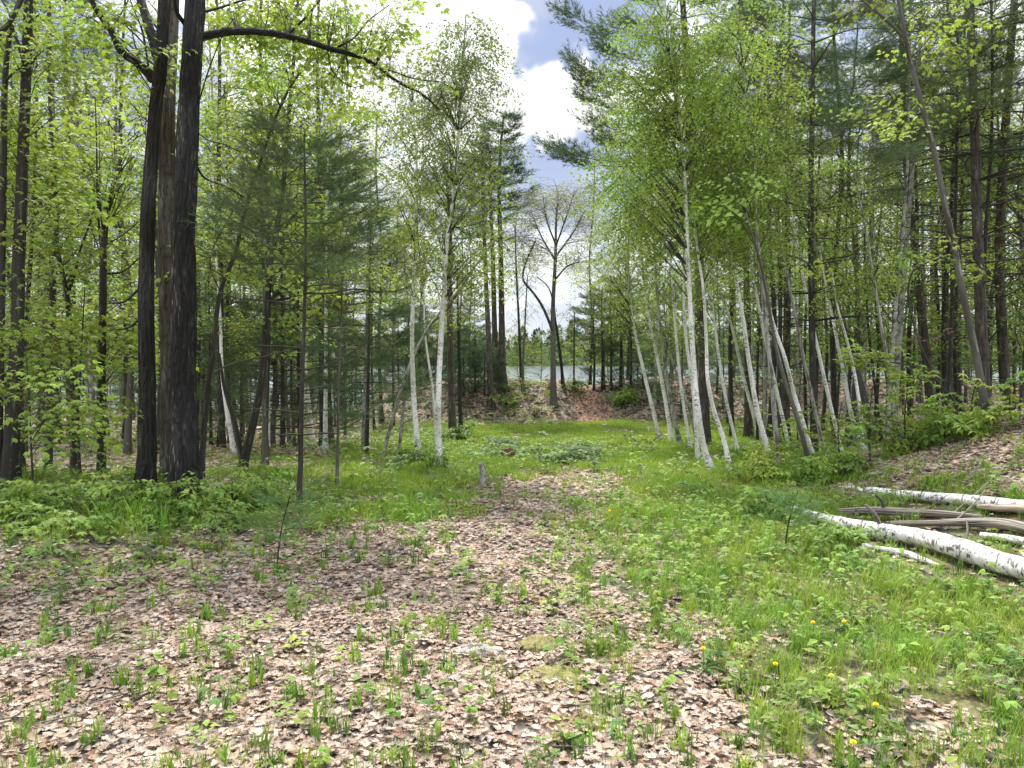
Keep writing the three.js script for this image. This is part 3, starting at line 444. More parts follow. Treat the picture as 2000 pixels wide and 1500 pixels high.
tree('oak_tree', 'broad bare looking tree with a fan of fine branches before the lake', { pts: [[1081, 790], [1080, 700], [1080, 600], [1085, 500], [1086, 440], [1090, 375]], w: [13, 2.5], bark: M.grey, twigMat: M.twigGrey, limbMat: M.darkStem, fine: .008, limbs: [{ pts: [[1079, 645], [1060, 600], [1040, 570], [1021, 545], [1030, 505], [1046, 470]], w: [6, 3], dz: -.5 }, { pts: [[1085, 545], [1108, 520], [1130, 512]], w: [4, 2] }, { pts: [[1083, 600], [1070, 560], [1048, 540]], w: [3, 2] }, { pts: [[1086, 480], [1100, 440], [1114, 400], [1122, 372]], w: [4, 1.5] }, { pts: [[1086, 480], [1068, 430], [1060, 380]], w: [4, 1.5] }, { pts: [[1085, 510], [1054, 455], [1038, 415]], w: [4, 1.5] }, { pts: [[1086, 500], [1122, 450], [1142, 412]], w: [4, 1.5] }],
  crowns: [[[[1086, 480], [1100, 440], [1114, 400], [1122, 372]], 1116, 392, 36, 40], [[[1086, 470], [1087, 420], [1092, 372]], 1092, 380, 32, 38], [[[1086, 480], [1068, 430], [1060, 380]], 1056, 405, 30, 36], [[[1085, 510], [1054, 455], [1038, 415]], 1036, 450, 24, 40], [[[1086, 500], [1122, 450], [1142, 412]], 1140, 436, 22, 50], [[[1030, 505], [1040, 480], [1046, 460]], 1035, 495, 30, 40], [[[1108, 520], [1130, 512]], 1128, 500, 26, 36]].map(([from, x, y, a, b]) => ({ e: [x, y, a, b], from, n: 26, k: 4, sp: 'bud', col: [.42, .47, .25], size: 2.5, arch: .5, spread: .5, r0: .05, thick: 1.7, back: 6 })) });
tree('dark_sapling', 'dark thin trunk leaning beside the broad bare tree on the crest', { pts: [[1100, 756], [1096, 710], [1089, 655], [1083, 610], [1080, 560]], w: [7, 3], bark: M.oak, crowns: [mf(1110, 620, 50, 50, 7, 3, { col: 'sparse' })] });
tree('dark_sapling', 'dark thin trunk on the crest between the tall pines and the broad tree', { pts: [[1018, 752], [1016, 690], [1012, 600], [1008, 520], [1006, 440]], w: [6, 3], bark: M.darkStem, crowns: [bs(1010, 500, 40, 90, 22, 3), bs(1020, 620, 40, 60, 14, 3)] });
tree('grey_sapling', 'pale slim trunk on the crest just before the lake', { pts: [[1020, 765], [1022, 700], [1026, 620], [1030, 540]], w: [5, 2], bark: M.grey, crowns: [bs(1030, 560, 40, 70, 16, 3)] });
tree('dark_sapling', 'very thin pole on the crest beside the worn trail', { pts: [[1121, 760], [1121, 690], [1122, 610]], w: [4, 2], bark: M.oak, crowns: [mf(1125, 640, 30, 50, 5, 3, { col: 'mapleDeep' })] });
for (const [x, y, h, i] of [[928, 765, 130, 0], [905, 775, 95, 1], [946, 770, 85, 2], [1180, 760, 110, 3], [1255, 765, 80, 4]]) tree('hemlock_tree', ['small dark hemlock with flat boughs on the bank under the tall pines', 'small dark hemlock nearest the thin black trunk', 'small dark hemlock hugging the leftmost tall pine', 'small evergreen on the crest right of the worn trail', 'small evergreen behind the leaning white birches'][i], { pts: [[x, y], [x, y - h * .5], [x + 1, y - h]], w: [4, 1.5], bark: M.darkStem, bare: .2, boughs: [{ n: 26, y: [y - h * .12, y - h], len0: 1.0, len1: .2, sp: 'pineFar', col: 'spruce', k: 7, lift: -.05 }] });
for (const [x, y, t, w, i] of [[1160, 762, 640, 5, 0], [1176, 765, 620, 6, 1], [1193, 762, 600, 5, 2], [1212, 762, 590, 7, 3], [1232, 760, 610, 5, 4]]) tree('shore_pine', ['first slim dark pine right of the worn trail', 'second slim dark pine right of the worn trail', 'third slim dark pine right of the worn trail', 'fourth and thickest slim dark pine right of the worn trail', 'fifth slim dark pine right of the worn trail'][i], { pts: [[x, y], [x + 1, (y + t) / 2], [x - 1, t], [x, t - 60]], w: [w, 2.5], bark: M.oak, lean: 2, boughs: [{ n: 18, y: [t + 60, t - 50], len0: 1.5, len1: .7, sp: 'pineFar', col: 'pine', k: 12 }], crowns: [mf(x, t + 30, 40, 50, 8, 4, { col: 'maple' })] });

// ---- right of the track: leaning birches
tree('birch_tree', 'slim white birch leaning left, nearest the worn trail', { pts: [[1290, 862], [1275, 800], [1255, 715], [1238, 640], [1228, 560], [1222, 450], [1218, 340]], w: [9, 3], bark: M.birch, crowns: [bi(1215, 470, 70, 110, 35, 4), bi(1190, 570, 60, 70, 21, 4), bi(1235, 350, 60, 90, 21, 4), bi(1150, 520, 40, 50, 9, 4)] });
tree('birch_tree', 'pinkish white birch leaning left beside the dark based birch', { pts: [[1312, 862], [1300, 785], [1283, 695], [1273, 650], [1261, 575], [1254, 500], [1246, 400]], w: [9, 3], bark: M.birch, crowns: [bi(1250, 420, 80, 110, 35, 4), bi(1260, 560, 60, 70, 16, 4)] });
tree('birch_tree', 'birch with a blackened lower trunk leaning left', { pts: [[1328, 869], [1318, 824], [1300, 725], [1291, 650], [1282, 560], [1276, 440], [1270, 300]], w: [10, 3], bark: M.greyBirch, crowns: [bi(1275, 330, 90, 130, 40, 4), bi(1300, 520, 60, 60, 13, 4)] });
tree('birch_tree', 'thin grey birch leaning left behind the tallest right birch', { d: 17, pts: [[1366, 866], [1342, 785], [1330, 755], [1312, 700], [1302, 640]], w: [7, 3], bark: M.greyBirch, crowns: [bi(1300, 640, 50, 60, 9, 3)] });
tree('birch_tree', 'thin white birch rising close against the tallest right birch', { d: 13.5, pts: [[1364, 870], [1352, 745], [1342, 680], [1336, 605], [1335, 500], [1332, 380], [1326, 220]], w: [8, 3], bark: M.birch, crowns: [bi(1320, 250, 90, 120, 40, 4), bi(1350, 420, 60, 80, 14, 4)] });
tree('birch_tree', 'tallest birch right of the clearing, white above a dark scaly foot', { pts: [[1390, 920], [1375, 875], [1363, 800], [1357, 740], [1351, 650], [1346, 560], [1342, 480], [1340, 400], [1330, 260], [1310, 120], [1290, -60], [1280, -160]], w: [13.5, 4], bark: M.birch, steps: 28, crowns: [bi(1270, 100, 85, 120, 42, 4), bi(1258, 270, 85, 120, 42, 4), bi(1330, 40, 80, 90, 21, 4), bi(1240, 400, 70, 80, 22, 4), bi(1360, 200, 80, 110, 18, 4)] });
tree('birch_tree', 'thin curved white birch with its foot in bright grass', { pts: [[1426, 920], [1414, 860], [1394, 800], [1382, 740], [1380, 680], [1373, 560], [1364, 500], [1352, 400], [1340, 280]], w: [11, 3], bark: M.birch, crowns: [bi(1350, 300, 90, 110, 35, 4), bi(1390, 450, 60, 70, 16, 4), bi(1400, 120, 70, 90, 16, 4)] });
tree('pine_tree', 'big grey pine trunk behind the curved white birches', { d: 20, pts: [[1376, 860], [1373, 700], [1368, 560], [1362, 400], [1352, 250], [1340, 100], [1330, -60], [1325, -200]], w: [22, 9], bark: M.pine, seg: 12, boughs: [{ n: 9, y: [480, 330], len0: 2.0, len1: 2.4 }, { n: 34, y: [340, -180], len0: 3.0, len1: 1.2, sp: 'pineFar', col: 'pine', k: 26, lift: .12 }, { n: 8, y: [352, 80], len0: 3.3, len1: 3.0, fan: .2, sp: 'pineFar', col: [.125, .195, .10], k: 44, lift: .1, yaw: [-1.5, .18], from: .45, tip: .35 }] });
tree('birch_tree', 'white birch with dark bands leaning left of the slim grey trunk', { pts: [[1506, 902], [1482, 815], [1466, 727], [1451, 622], [1431, 510], [1420, 450], [1405, 330], [1385, 180]], w: [12, 3], bark: M.birch, crowns: [bi(1400, 260, 100, 120, 40, 4), bi(1430, 420, 80, 70, 20, 4), bi(1380, 90, 90, 90, 20, 4)] });
tree('birch_tree', 'crooked white birch leaning left behind the dark banded birch', { pts: [[1487, 866], [1468, 797], [1450, 727], [1430, 640], [1408, 570], [1390, 515], [1382, 430]], w: [8, 3], bark: M.birch, crowns: [bi(1370, 430, 70, 80, 21, 4), bi(1420, 560, 60, 50, 9, 4)] });
tree('birch_tree', 'slim grey trunk standing straight left of the crossing stems', { pts: [[1521, 913], [1513, 815], [1506, 727], [1496, 640], [1489, 560], [1484, 520], [1475, 402], [1468, 262], [1454, 160], [1440, 20]], w: [11, 3.5], bark: M.greyBirch, crowns: [bi(1460, 200, 80, 110, 29, 4), bi(1490, 380, 70, 80, 14, 4), bi(1440, 60, 90, 80, 20, 4)] });
tree('maple_tree', 'dark thin stem crossing in front of a white birch', { pts: [[1582, 912], [1559, 822], [1531, 738], [1511, 654], [1497, 570], [1486, 517], [1466, 450], [1448, 390], [1420, 320]], w: [10, 3], bark: M.grey, crowns: [mf(1440, 380, 60, 60, 9, 4), mp(1500, 520, 40, 60, 4, 3)] });
tree('birch_tree', 'white birch with black rings crossed by a dark thin stem', { d: 13, pts: [[1588, 890], [1570, 832], [1552, 773], [1532, 696], [1513, 640], [1497, 580], [1478, 505], [1460, 400]], w: [11, 3], bark: M.birch, crowns: [bi(1440, 420, 70, 80, 16, 4), bi(1480, 300, 60, 80, 13, 4)] });
tree('pine_tree', 'straight dark pine with spreading boughs behind the crossing stems', { d: 14, pts: [[1590, 880], [1587, 700], [1584, 500], [1585, 300], [1588, 100], [1590, -60], [1590, -160]], w: [15, 6], bark: M.darkStem, boughs: [{ n: 24, y: [640, 380], len0: 1.6, len1: 1.9 }, { n: 40, y: [420, -140], len0: 2.1, len1: 1.0, sp: 'pine', col: 'pine', k: 30, lift: .25 }] });
tree('birch_tree', 'white birch close behind the bent grey stem', { pts: [[1690, 882], [1664, 815], [1651, 745], [1633, 657], [1623, 605], [1612, 550], [1600, 480]], w: [10, 3], bark: M.birch, crowns: [bi(1600, 470, 60, 80, 13, 4)] });
tree('birch_tree', 'thinner white birch hidden behind the bent grey stem', { d: 13.5, pts: [[1686, 880], [1680, 800], [1664, 705], [1647, 640], [1636, 600], [1625, 530]], w: [8, 3], bark: M.birch, crowns: [bi(1630, 520, 60, 70, 9, 3)] });
tree('maple_tree', 'bent grey stem leaning left, longest of the leaning stems', { pts: [[1707, 880], [1685, 762], [1664, 696], [1636, 598], [1606, 507], [1580, 437], [1552, 350], [1524, 273], [1500, 168], [1480, 100], [1452, 20], [1430, -60]], w: [14.5, 4], bark: M.grey, steps: 28, limbs: [{ pts: [[1490, 115], [1460, 90], [1440, 60]], w: [4, 2] }, { pts: [[1490, 120], [1530, 90], [1550, 65]], w: [3, 1.5] }, { pts: [[1606, 507], [1590, 470], [1580, 400], [1540, 340]], w: [7, 3], mat: M.greyBirch }], crowns: [mp(1480, 60, 80, 70, 9, 4, { col: 'oakYoung' }), mp(1540, 200, 70, 80, 6, 4), mp(1590, 260, 50, 80, 5, 4, { col: 'oakYoung' })] });
tree('maple_sapling', 'dark upright stem beside the foot of the bent grey stem', { pts: [[1722, 875], [1712, 780], [1700, 680], [1690, 560], [1688, 450]], w: [8, 3], bark: M.darkStem, crowns: [mp(1690, 520, 60, 60, 6, 4), mp(1720, 640, 50, 40, 5, 4)] });
tree('maple_tree', 'smooth grey trunk leaning left on the leafy slope', { d: 9.6, pts: [[1931, 832], [1920, 773], [1906, 692], [1891, 622], [1874, 540], [1866, 490], [1846, 402], [1825, 297], [1797, 192], [1777, 115], [1769, 77], [1752, -20], [1740, -120]], w: [16, 6], bark: M.grey, seg: 12, steps: 28, limbs: [{ pts: [[1769, 77], [1732, 40], [1685, 0], [1660, -30]], w: [6, 4] }, { pts: [[1868, 500], [1850, 460], [1835, 420], [1826, 380]], w: [4, 2] }], crowns: [mp(1790, 30, 100, 70, 9, 4), mp(1760, 200, 70, 80, 5, 4), mp(1860, 480, 60, 50, 3, 3)] });
tree('pine_tree', 'stout dark pine trunk behind the smooth leaning trunk', { d: 15, pts: [[1928, 880], [1917, 650], [1911, 500], [1905, 300], [1900, 150], [1895, 0], [1893, -150]], w: [24, 12], bark: M.pine, seg: 12, boughs: [{ n: 22, y: [560, 300], len0: 2, len1: 2.3 }, { n: 34, y: [330, -130], len0: 3.0, len1: 1.8, sp: 'pine', col: 'pine', k: 34, lift: .1 }] });
tree('pine_tree', 'dark pine trunk furthest right among the stout trunks', { d: 16.5, pts: [[1972, 880], [1960, 700], [1952, 500], [1960, 300], [1974, 100], [1985, -60]], w: [21, 12], bark: M.pine, seg: 12, boughs: [{ n: 24, y: [600, 260], len0: 1.6, len1: 2.2 }, { n: 26, y: [300, -60], len0: 2.6, len1: 1.6, sp: 'pine', col: 'pine', k: 26, lift: .05 }] });
tree('pine_tree', 'grey brown pine trunk leaning slightly, right of the dead brown leaves', { d: 17, pts: [[1825, 860], [1812, 720], [1800, 620], [1794, 540], [1780, 420], [1768, 300], [1762, 120], [1760, -40]], w: [19, 9], bark: M.pine, boughs: [{ n: 18, y: [640, 380], len0: 1.6, len1: 2 }, { n: 34, y: [380, -30], len0: 2.6, len1: 1.4, sp: 'pine', col: 'pine', k: 24, lift: .1 }] });
tree('pine_tree', 'left one of two dark trunks side by side in the shade', { d: 21, pts: [[1856, 850], [1850, 700], [1846, 560], [1842, 380], [1840, 200]], w: [17, 8], bark: M.pine, boughs: [{ n: 20, y: [640, 420], len0: 1.6, len1: 2 }, { n: 20, y: [420, 210], len0: 2.2, len1: 1, sp: 'pineFar', col: 'pine', k: 18 }] });
tree('pine_tree', 'right one of two dark trunks side by side in the shade', { d: 22, pts: [[1874, 850], [1868, 700], [1862, 560], [1860, 380], [1858, 200]], w: [16, 8], bark: M.darkStem, boughs: [{ n: 18, y: [620, 420], len0: 1.6, len1: 2 }, { n: 20, y: [420, 210], len0: 2.2, len1: 1, sp: 'pineFar', col: 'pine', k: 18 }] });
tree('pine_tree', 'brown pine trunk behind the white birches with dark bands', { d: 24, pts: [[1462, 850], [1460, 700], [1458, 560], [1455, 400], [1452, 250]], w: [17, 8], bark: M.pine, boughs: [{ n: 16, y: [620, 420], len0: 1.6, len1: 2 }, { n: 26, y: [420, 255], len0: 2.6, len1: 1, sp: 'pineFar', col: 'pine', k: 20 }] });
tree('thin_sapling', 'thin upright stem between the bent stem and the leafy slope', { pts: [[1747, 862], [1738, 780], [1722, 680], [1712, 600], [1702, 480], [1698, 400]], w: [6, 2.5], bark: M.darkStem, crowns: [mp(1710, 480, 50, 70, 5, 4), mp(1740, 660, 50, 50, 4, 4)] });
tree('arching_sapling', 'sapling bowed over to the left with big yellow green leaves at its tip', { d: 10, pts: [[1905, 838], [1870, 790], [1840, 755], [1800, 722], [1760, 710], [1718, 706]], w: [6, 2.5], bark: M.darkStem, bare: .1, flare: .1, crowns: [{ e: [1715, 690, 35, 40], n: 6, k: 3, sp: 'oakYoung', col: 'oakYoung', rise: .2, spread: .12, max: 2 }, { e: [1790, 740, 50, 30], n: 5, k: 2, sp: 'oakYoung', col: 'oakYoung', rise: .2, spread: .12, max: 2 }] });
tree('oak_sapling', 'oak sapling with a red brown upper stem and a few dead leaves', { d: 11, pts: [[1868, 850], [1838, 760], [1800, 680], [1782, 620], [1774, 560], [1788, 520], [1830, 470]], w: [6, 2.5], bark: M.darkStem, bare: .2, crowns: [{ e: [1800, 640, 25, 25], n: 2, k: 1, sp: 'oakYoung', col: [.26, .15, .09], rise: .2, spread: .1, size: .8 }, { e: [1840, 800, 50, 40], n: 7, k: 3, sp: 'oakYoung', col: 'oakYoung', rise: .3, spread: .15 }] });
for (const [x, y, h, w, i] of [[1700, 905, 150, 60, 0], [1845, 860, 130, 60, 1], [1560, 890, 150, 50, 2], [1640, 895, 110, 60, 3], [1770, 880, 130, 60, 4], [1975, 830, 110, 50, 5], [1900, 850, 100, 40, 6], [1520, 900, 90, 50, 7]])
  tree('oak_sapling', ['oak sapling with drooping yellow green leaves at the foot of the bent grey stem', 'bushy oak sapling with yellow leaves left of the smooth leaning trunk', 'leafy sapling at the foot of the crossed stems', 'low leafy sapling between the crossed stems and the white birch behind', 'green sapling under the bowed sapling', 'leafy sapling on top of the slope by the stout trunks', 'low leafy sapling at the foot of the smooth leaning trunk', 'low leafy sapling at the foot of the slim grey trunk'][i],
    { pts: [[x, y], [x - 3, y - h * .5], [x + 4, y - h]], w: [4, 1.5], bark: M.darkStem, flare: .1, bare: .12, fine: .002, cat: 'sapling', crowns: [{ e: [x, y - h * .62, w, h * .48], n: 8, k: 2, sp: 'oakYoung', col: i % 2 ? 'oakYoung' : 'shrub', rise: .4, spread: .14 }] });
for (const [pts, w, l, bark, d] of [
  [[[1545, 885], [1512, 740], [1484, 610], [1466, 500], [1448, 360]], 8, 'thin white birch leaning left just right of the slim grey trunk', 'birch', 14.5],
  [[[1612, 885], [1576, 730], [1548, 590], [1520, 450], [1492, 300]], 8, 'thin grey birch leaning left right of the white birch with black rings', 'greyBirch', 13.5],
  [[[1442, 880], [1414, 760], [1398, 650], [1384, 540], [1372, 400]], 7, 'thin white birch between the curved white birch and the dark banded birch', 'birch', 15],
  [[[1645, 880], [1606, 720], [1578, 590], [1552, 450], [1530, 320]], 8, 'thin white birch leaning left behind the straight dark pine', 'birch', 15.5],
  [[[1350, 864], [1332, 770], [1320, 650], [1312, 540], [1300, 400]], 7, 'thin white birch leaning left between the blackened birch and the tallest right birch', 'birch', 16],
  [[[1770, 870], [1745, 760], [1722, 640], [1700, 500], [1668, 330]], 8, 'slim grey birch leaning left right of the bent grey stem', 'greyBirch', 12.5],
]) tree('birch_tree', l, { d, pts, w: [w, 3], bark: M[bark], crowns: [bi(pts[4][0], pts[4][1], 60, 80, 14, 3), bi(pts[3][0], pts[3][1], 50, 50, 8, 3)] });
// ------------------------------------------------------------------ the woods behind: a few kinds of tree, each copied over the forest floor
{
  const kinds = {
    slim_maple: (r) => growTree(r, { path: [V(0, 0, 0), V(.1, 3, .05), V(-.05, 6, 0), V(.15, 9, .1), V(.2, 11, 0)], r0: .075, r1: .02, bark: M.darkStem, seg: 8, crowns: [{ c: V(.1, 8, 0), r: V(1.9, 2.6, 1.9), n: 26, k: 3, sp: 'mapleFar', col: C.maple, rise: .6 }, { c: V(0, 4.6, 0), r: V(1.8, 1.6, 1.8), n: 18, k: 3, sp: 'mapleFar', col: C.maple, rise: .5 }] }),
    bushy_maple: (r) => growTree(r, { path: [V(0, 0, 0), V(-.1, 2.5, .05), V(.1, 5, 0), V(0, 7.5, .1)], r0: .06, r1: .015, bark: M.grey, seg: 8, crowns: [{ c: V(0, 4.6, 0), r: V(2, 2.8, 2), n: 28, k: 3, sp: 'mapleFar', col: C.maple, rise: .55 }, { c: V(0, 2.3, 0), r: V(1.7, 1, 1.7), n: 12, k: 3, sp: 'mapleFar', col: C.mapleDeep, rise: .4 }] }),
    grey_birch: (r) => growTree(r, { path: [V(0, 0, 0), V(-.15, 3, 0), V(-.35, 6, 0), V(-.4, 9, .1), V(-.5, 11, .1)], r0: .065, r1: .015, bark: M.greyBirch, seg: 8, crowns: [{ c: V(-.4, 8, 0), r: V(1.5, 2.8, 1.5), n: 28, k: 3, sp: 'birch', col: C.birchYellow, rise: .9, tilt: .3 }, { c: V(-.2, 4.5, 0), r: V(1.3, 1.3, 1.3), n: 14, k: 4, sp: 'birch', col: C.birch, rise: .8 }] }),
    white_birch: (r) => growTree(r, { path: [V(0, 0, 0), V(-.3, 3, 0), V(-.5, 6, 0), V(-.6, 9, .1)], r0: .06, r1: .015, bark: M.birch, seg: 8, crowns: [{ c: V(-.5, 6.5, 0), r: V(1.4, 2.8, 1.4), n: 28, k: 3, sp: 'birch', col: C.birch, rise: .9, tilt: .3 }] }),
    white_pine: (r) => growTree(r, { path: [V(0, 0, 0), V(.05, 4, 0), V(-.05, 8, 0), V(0, 12, 0)], r0: .14, r1: .03, bark: M.pine, seg: 9, boughs: [{ n: 26, y0: 1.6, y1: 5, len0: 1.5, len1: 1.9 }, { n: 36, y0: 4.5, y1: 11.8, len0: 2.2, len1: .5, sp: 'pineFar', col: C.pine, k: 9 }] }),
    young_pine: (r) => growTree(r, { path: [V(0, 0, 0), V(.03, 2.5, 0), V(0, 5.5, 0)], r0: .05, r1: .012, bark: M.darkStem, seg: 7, boughs: [{ n: 40, y0: .35, y1: 5.4, len0: 1.6, len1: .3, sp: 'pineFar', col: C.pine, k: 8 }] }),
    dark_pole: (r) => growTree(r, { path: [V(0, 0, 0), V(.1, 3, 0), V(0, 6, .1), V(.1, 9, 0)], r0: .055, r1: .02, bark: M.darkStem, seg: 7, boughs: [{ n: 20, y0: 1.5, y1: 7, len0: .8, len1: 1.1 }], crowns: [{ c: V(0, 8, 0), r: V(1.2, 1.6, 1.2), n: 18, k: 4, sp: 'mapleFar', col: C.maple, rise: .6 }] }),
  };
  const near = [[25, 'patchy edge trunk'], [95, 'straight dark trunk'], [145, 'forked slender trunk'], [200, 'snapped trunk'], [285, 'slimmer dark trunk'], [360, 'thickest black trunk'], [425, 'thin leaning tree'], [505, 'forked leaning trunk'], [592, 'thin dark pine'], [660, 'slim grey stem'], [717, 'young dark pine'], [810, 'left white birch'], [860, 'tallest white birch'], [920, 'three bank pines'], [1255, 'pinkish birch'], [1300, 'blackened birch'], [1355, 'tallest right birch'], [1405, 'curved white birch'], [1465, 'banded birch'], [1510, 'slim grey trunk'], [1588, 'straight dark pine'], [1660, 'bent grey stem'], [1712, 'upright dark stem'], [1800, 'grey brown pine'], [1855, 'paired dark trunks'], [1912, 'stout pine trunk'], [1960, 'furthest right trunk']];
  const between = (px) => { let i = 0; while (i < near.length && near[i][0] < px) i++; return i === 0 ? 'left of the ' + near[0][1] : i === near.length ? 'right of the ' + near[i - 1][1] : 'between the ' + near[i - 1][1] + ' and ' + near[i][1]; };
  M.between = between;
  const say = { slim_maple: 'slender maple', bushy_maple: 'bushy maple', grey_birch: 'grey birch', white_birch: 'white birch', white_pine: 'tall pine', young_pine: 'young pine', dark_pole: 'thin dark tree' };
  const cat = { slim_maple: 'tree', bushy_maple: 'tree', grey_birch: 'tree', white_birch: 'tree', white_pine: 'tree', young_pine: 'tree', dark_pole: 'tree' };
  const proto = {};
  const place = (kind, x, d, s, yaw, where, group) => {
    let r;
    if (!proto[kind]) { r = new THREE.Group(); const keep = rnd; rnd = mulberry(kind.length * 77 + 3); kinds[kind](r); rnd = keep; proto[kind] = r; } else r = proto[kind].clone();
    r.name = numbered(kind); r.position.set(x, H(x, -d) , -d); r.rotation.y = yaw; r.scale.set(s, s * rr(.9, 1.15), s); scene.add(r);
    r.userData = {}; tag(r, say[kind] + ' ' + where + ' ' + between(1000 + x / d * F), cat[kind], group);
  };
  rnd = mulberry(501);
  const pick = (list) => { let t = rnd() * list.reduce((a, b) => a + b[1], 0); for (const [k, w] of list) if ((t -= w) < 0) return k; return list[0][0]; };
  const taken = [];
  const scatter = (n, box, list, where, group, ok, sz = 1) => {
    for (let i = 0, tries = 0; i < n && tries < 6000; tries++) {
      const d = lerp(box[2], box[3], Math.pow(rnd(), .8)), px = rr(box[0], box[1]), x = (px - 1000) / F * d;
      if (ok && !ok(px, d, x)) continue;
      if (taken.some(([a, b]) => (a - x) ** 2 + (b - d) ** 2 < .5)) continue;
      taken.push([x, d]); place(pick(list), x, d, rr(.75, 1.2) * sz, rr(0, 6.28), where, group); i++;
    }
  };
  scatter(56, [-60, 800, 14, 27], [['slim_maple', 3], ['bushy_maple', 3], ['grey_birch', 2], ['white_pine', .8], ['young_pine', .8], ['dark_pole', 3], ['white_birch', .7]], 'in the woods', 'trees in the left hand woods', (px, d) => px < 700 - Math.max(0, 17 - d) * 60);
  scatter(55, [-60, 900, 27, 46], [['slim_maple', 3], ['bushy_maple', 2], ['grey_birch', 2], ['white_pine', 1.6], ['young_pine', 1], ['dark_pole', 2]], 'far back', 'trees far back on the left', (px, d) => px < 800 || d > 42);
  scatter(55, [1400, 2070, 15, 28], [['slim_maple', 3], ['bushy_maple', 3], ['grey_birch', 2], ['white_pine', .8], ['dark_pole', 3]], 'in the woods', 'trees in the right hand woods', (px, d, x) => px > 1420 + Math.max(0, 20 - d) * 40);
  scatter(50, [1270, 2070, 28, 46], [['slim_maple', 3], ['bushy_maple', 2], ['grey_birch', 2], ['white_pine', 1.6], ['young_pine', .7], ['dark_pole', 2]], 'far back', 'trees far back on the right', null);
  scatter(42, [-60, 840, 40, 50], [['young_pine', 3], ['bushy_maple', 1.5]], 'by the shore', 'small trees by the left shore', null);
  scatter(9, [1150, 1310, 38, 46], [['bushy_maple', 3], ['slim_maple', 1]], 'on the bank', 'leafy trees right of the worn trail', null, .85);
  scatter(5, [985, 1065, 41, 46], [['bushy_maple', 1]], 'on the crest', 'small leafy trees before the lake', null, .5);
  scatter(22, [1240, 2070, 41, 50], [['young_pine', 3], ['bushy_maple', 1.5]], 'by the shore', 'small trees by the right shore', null);
  scatter(10, [560, 960, 41, 47], [['young_pine', 1]], 'near the shore', 'young pines left of the lake view', null);
  // a row of small trees on the bank between the pines and the left woods
  scatter(10, [800, 940, 36, 44], [['bushy_maple', 2], ['young_pine', 2], ['slim_maple', 1]], 'on the bank', 'trees on the left end of the bank', null);
}

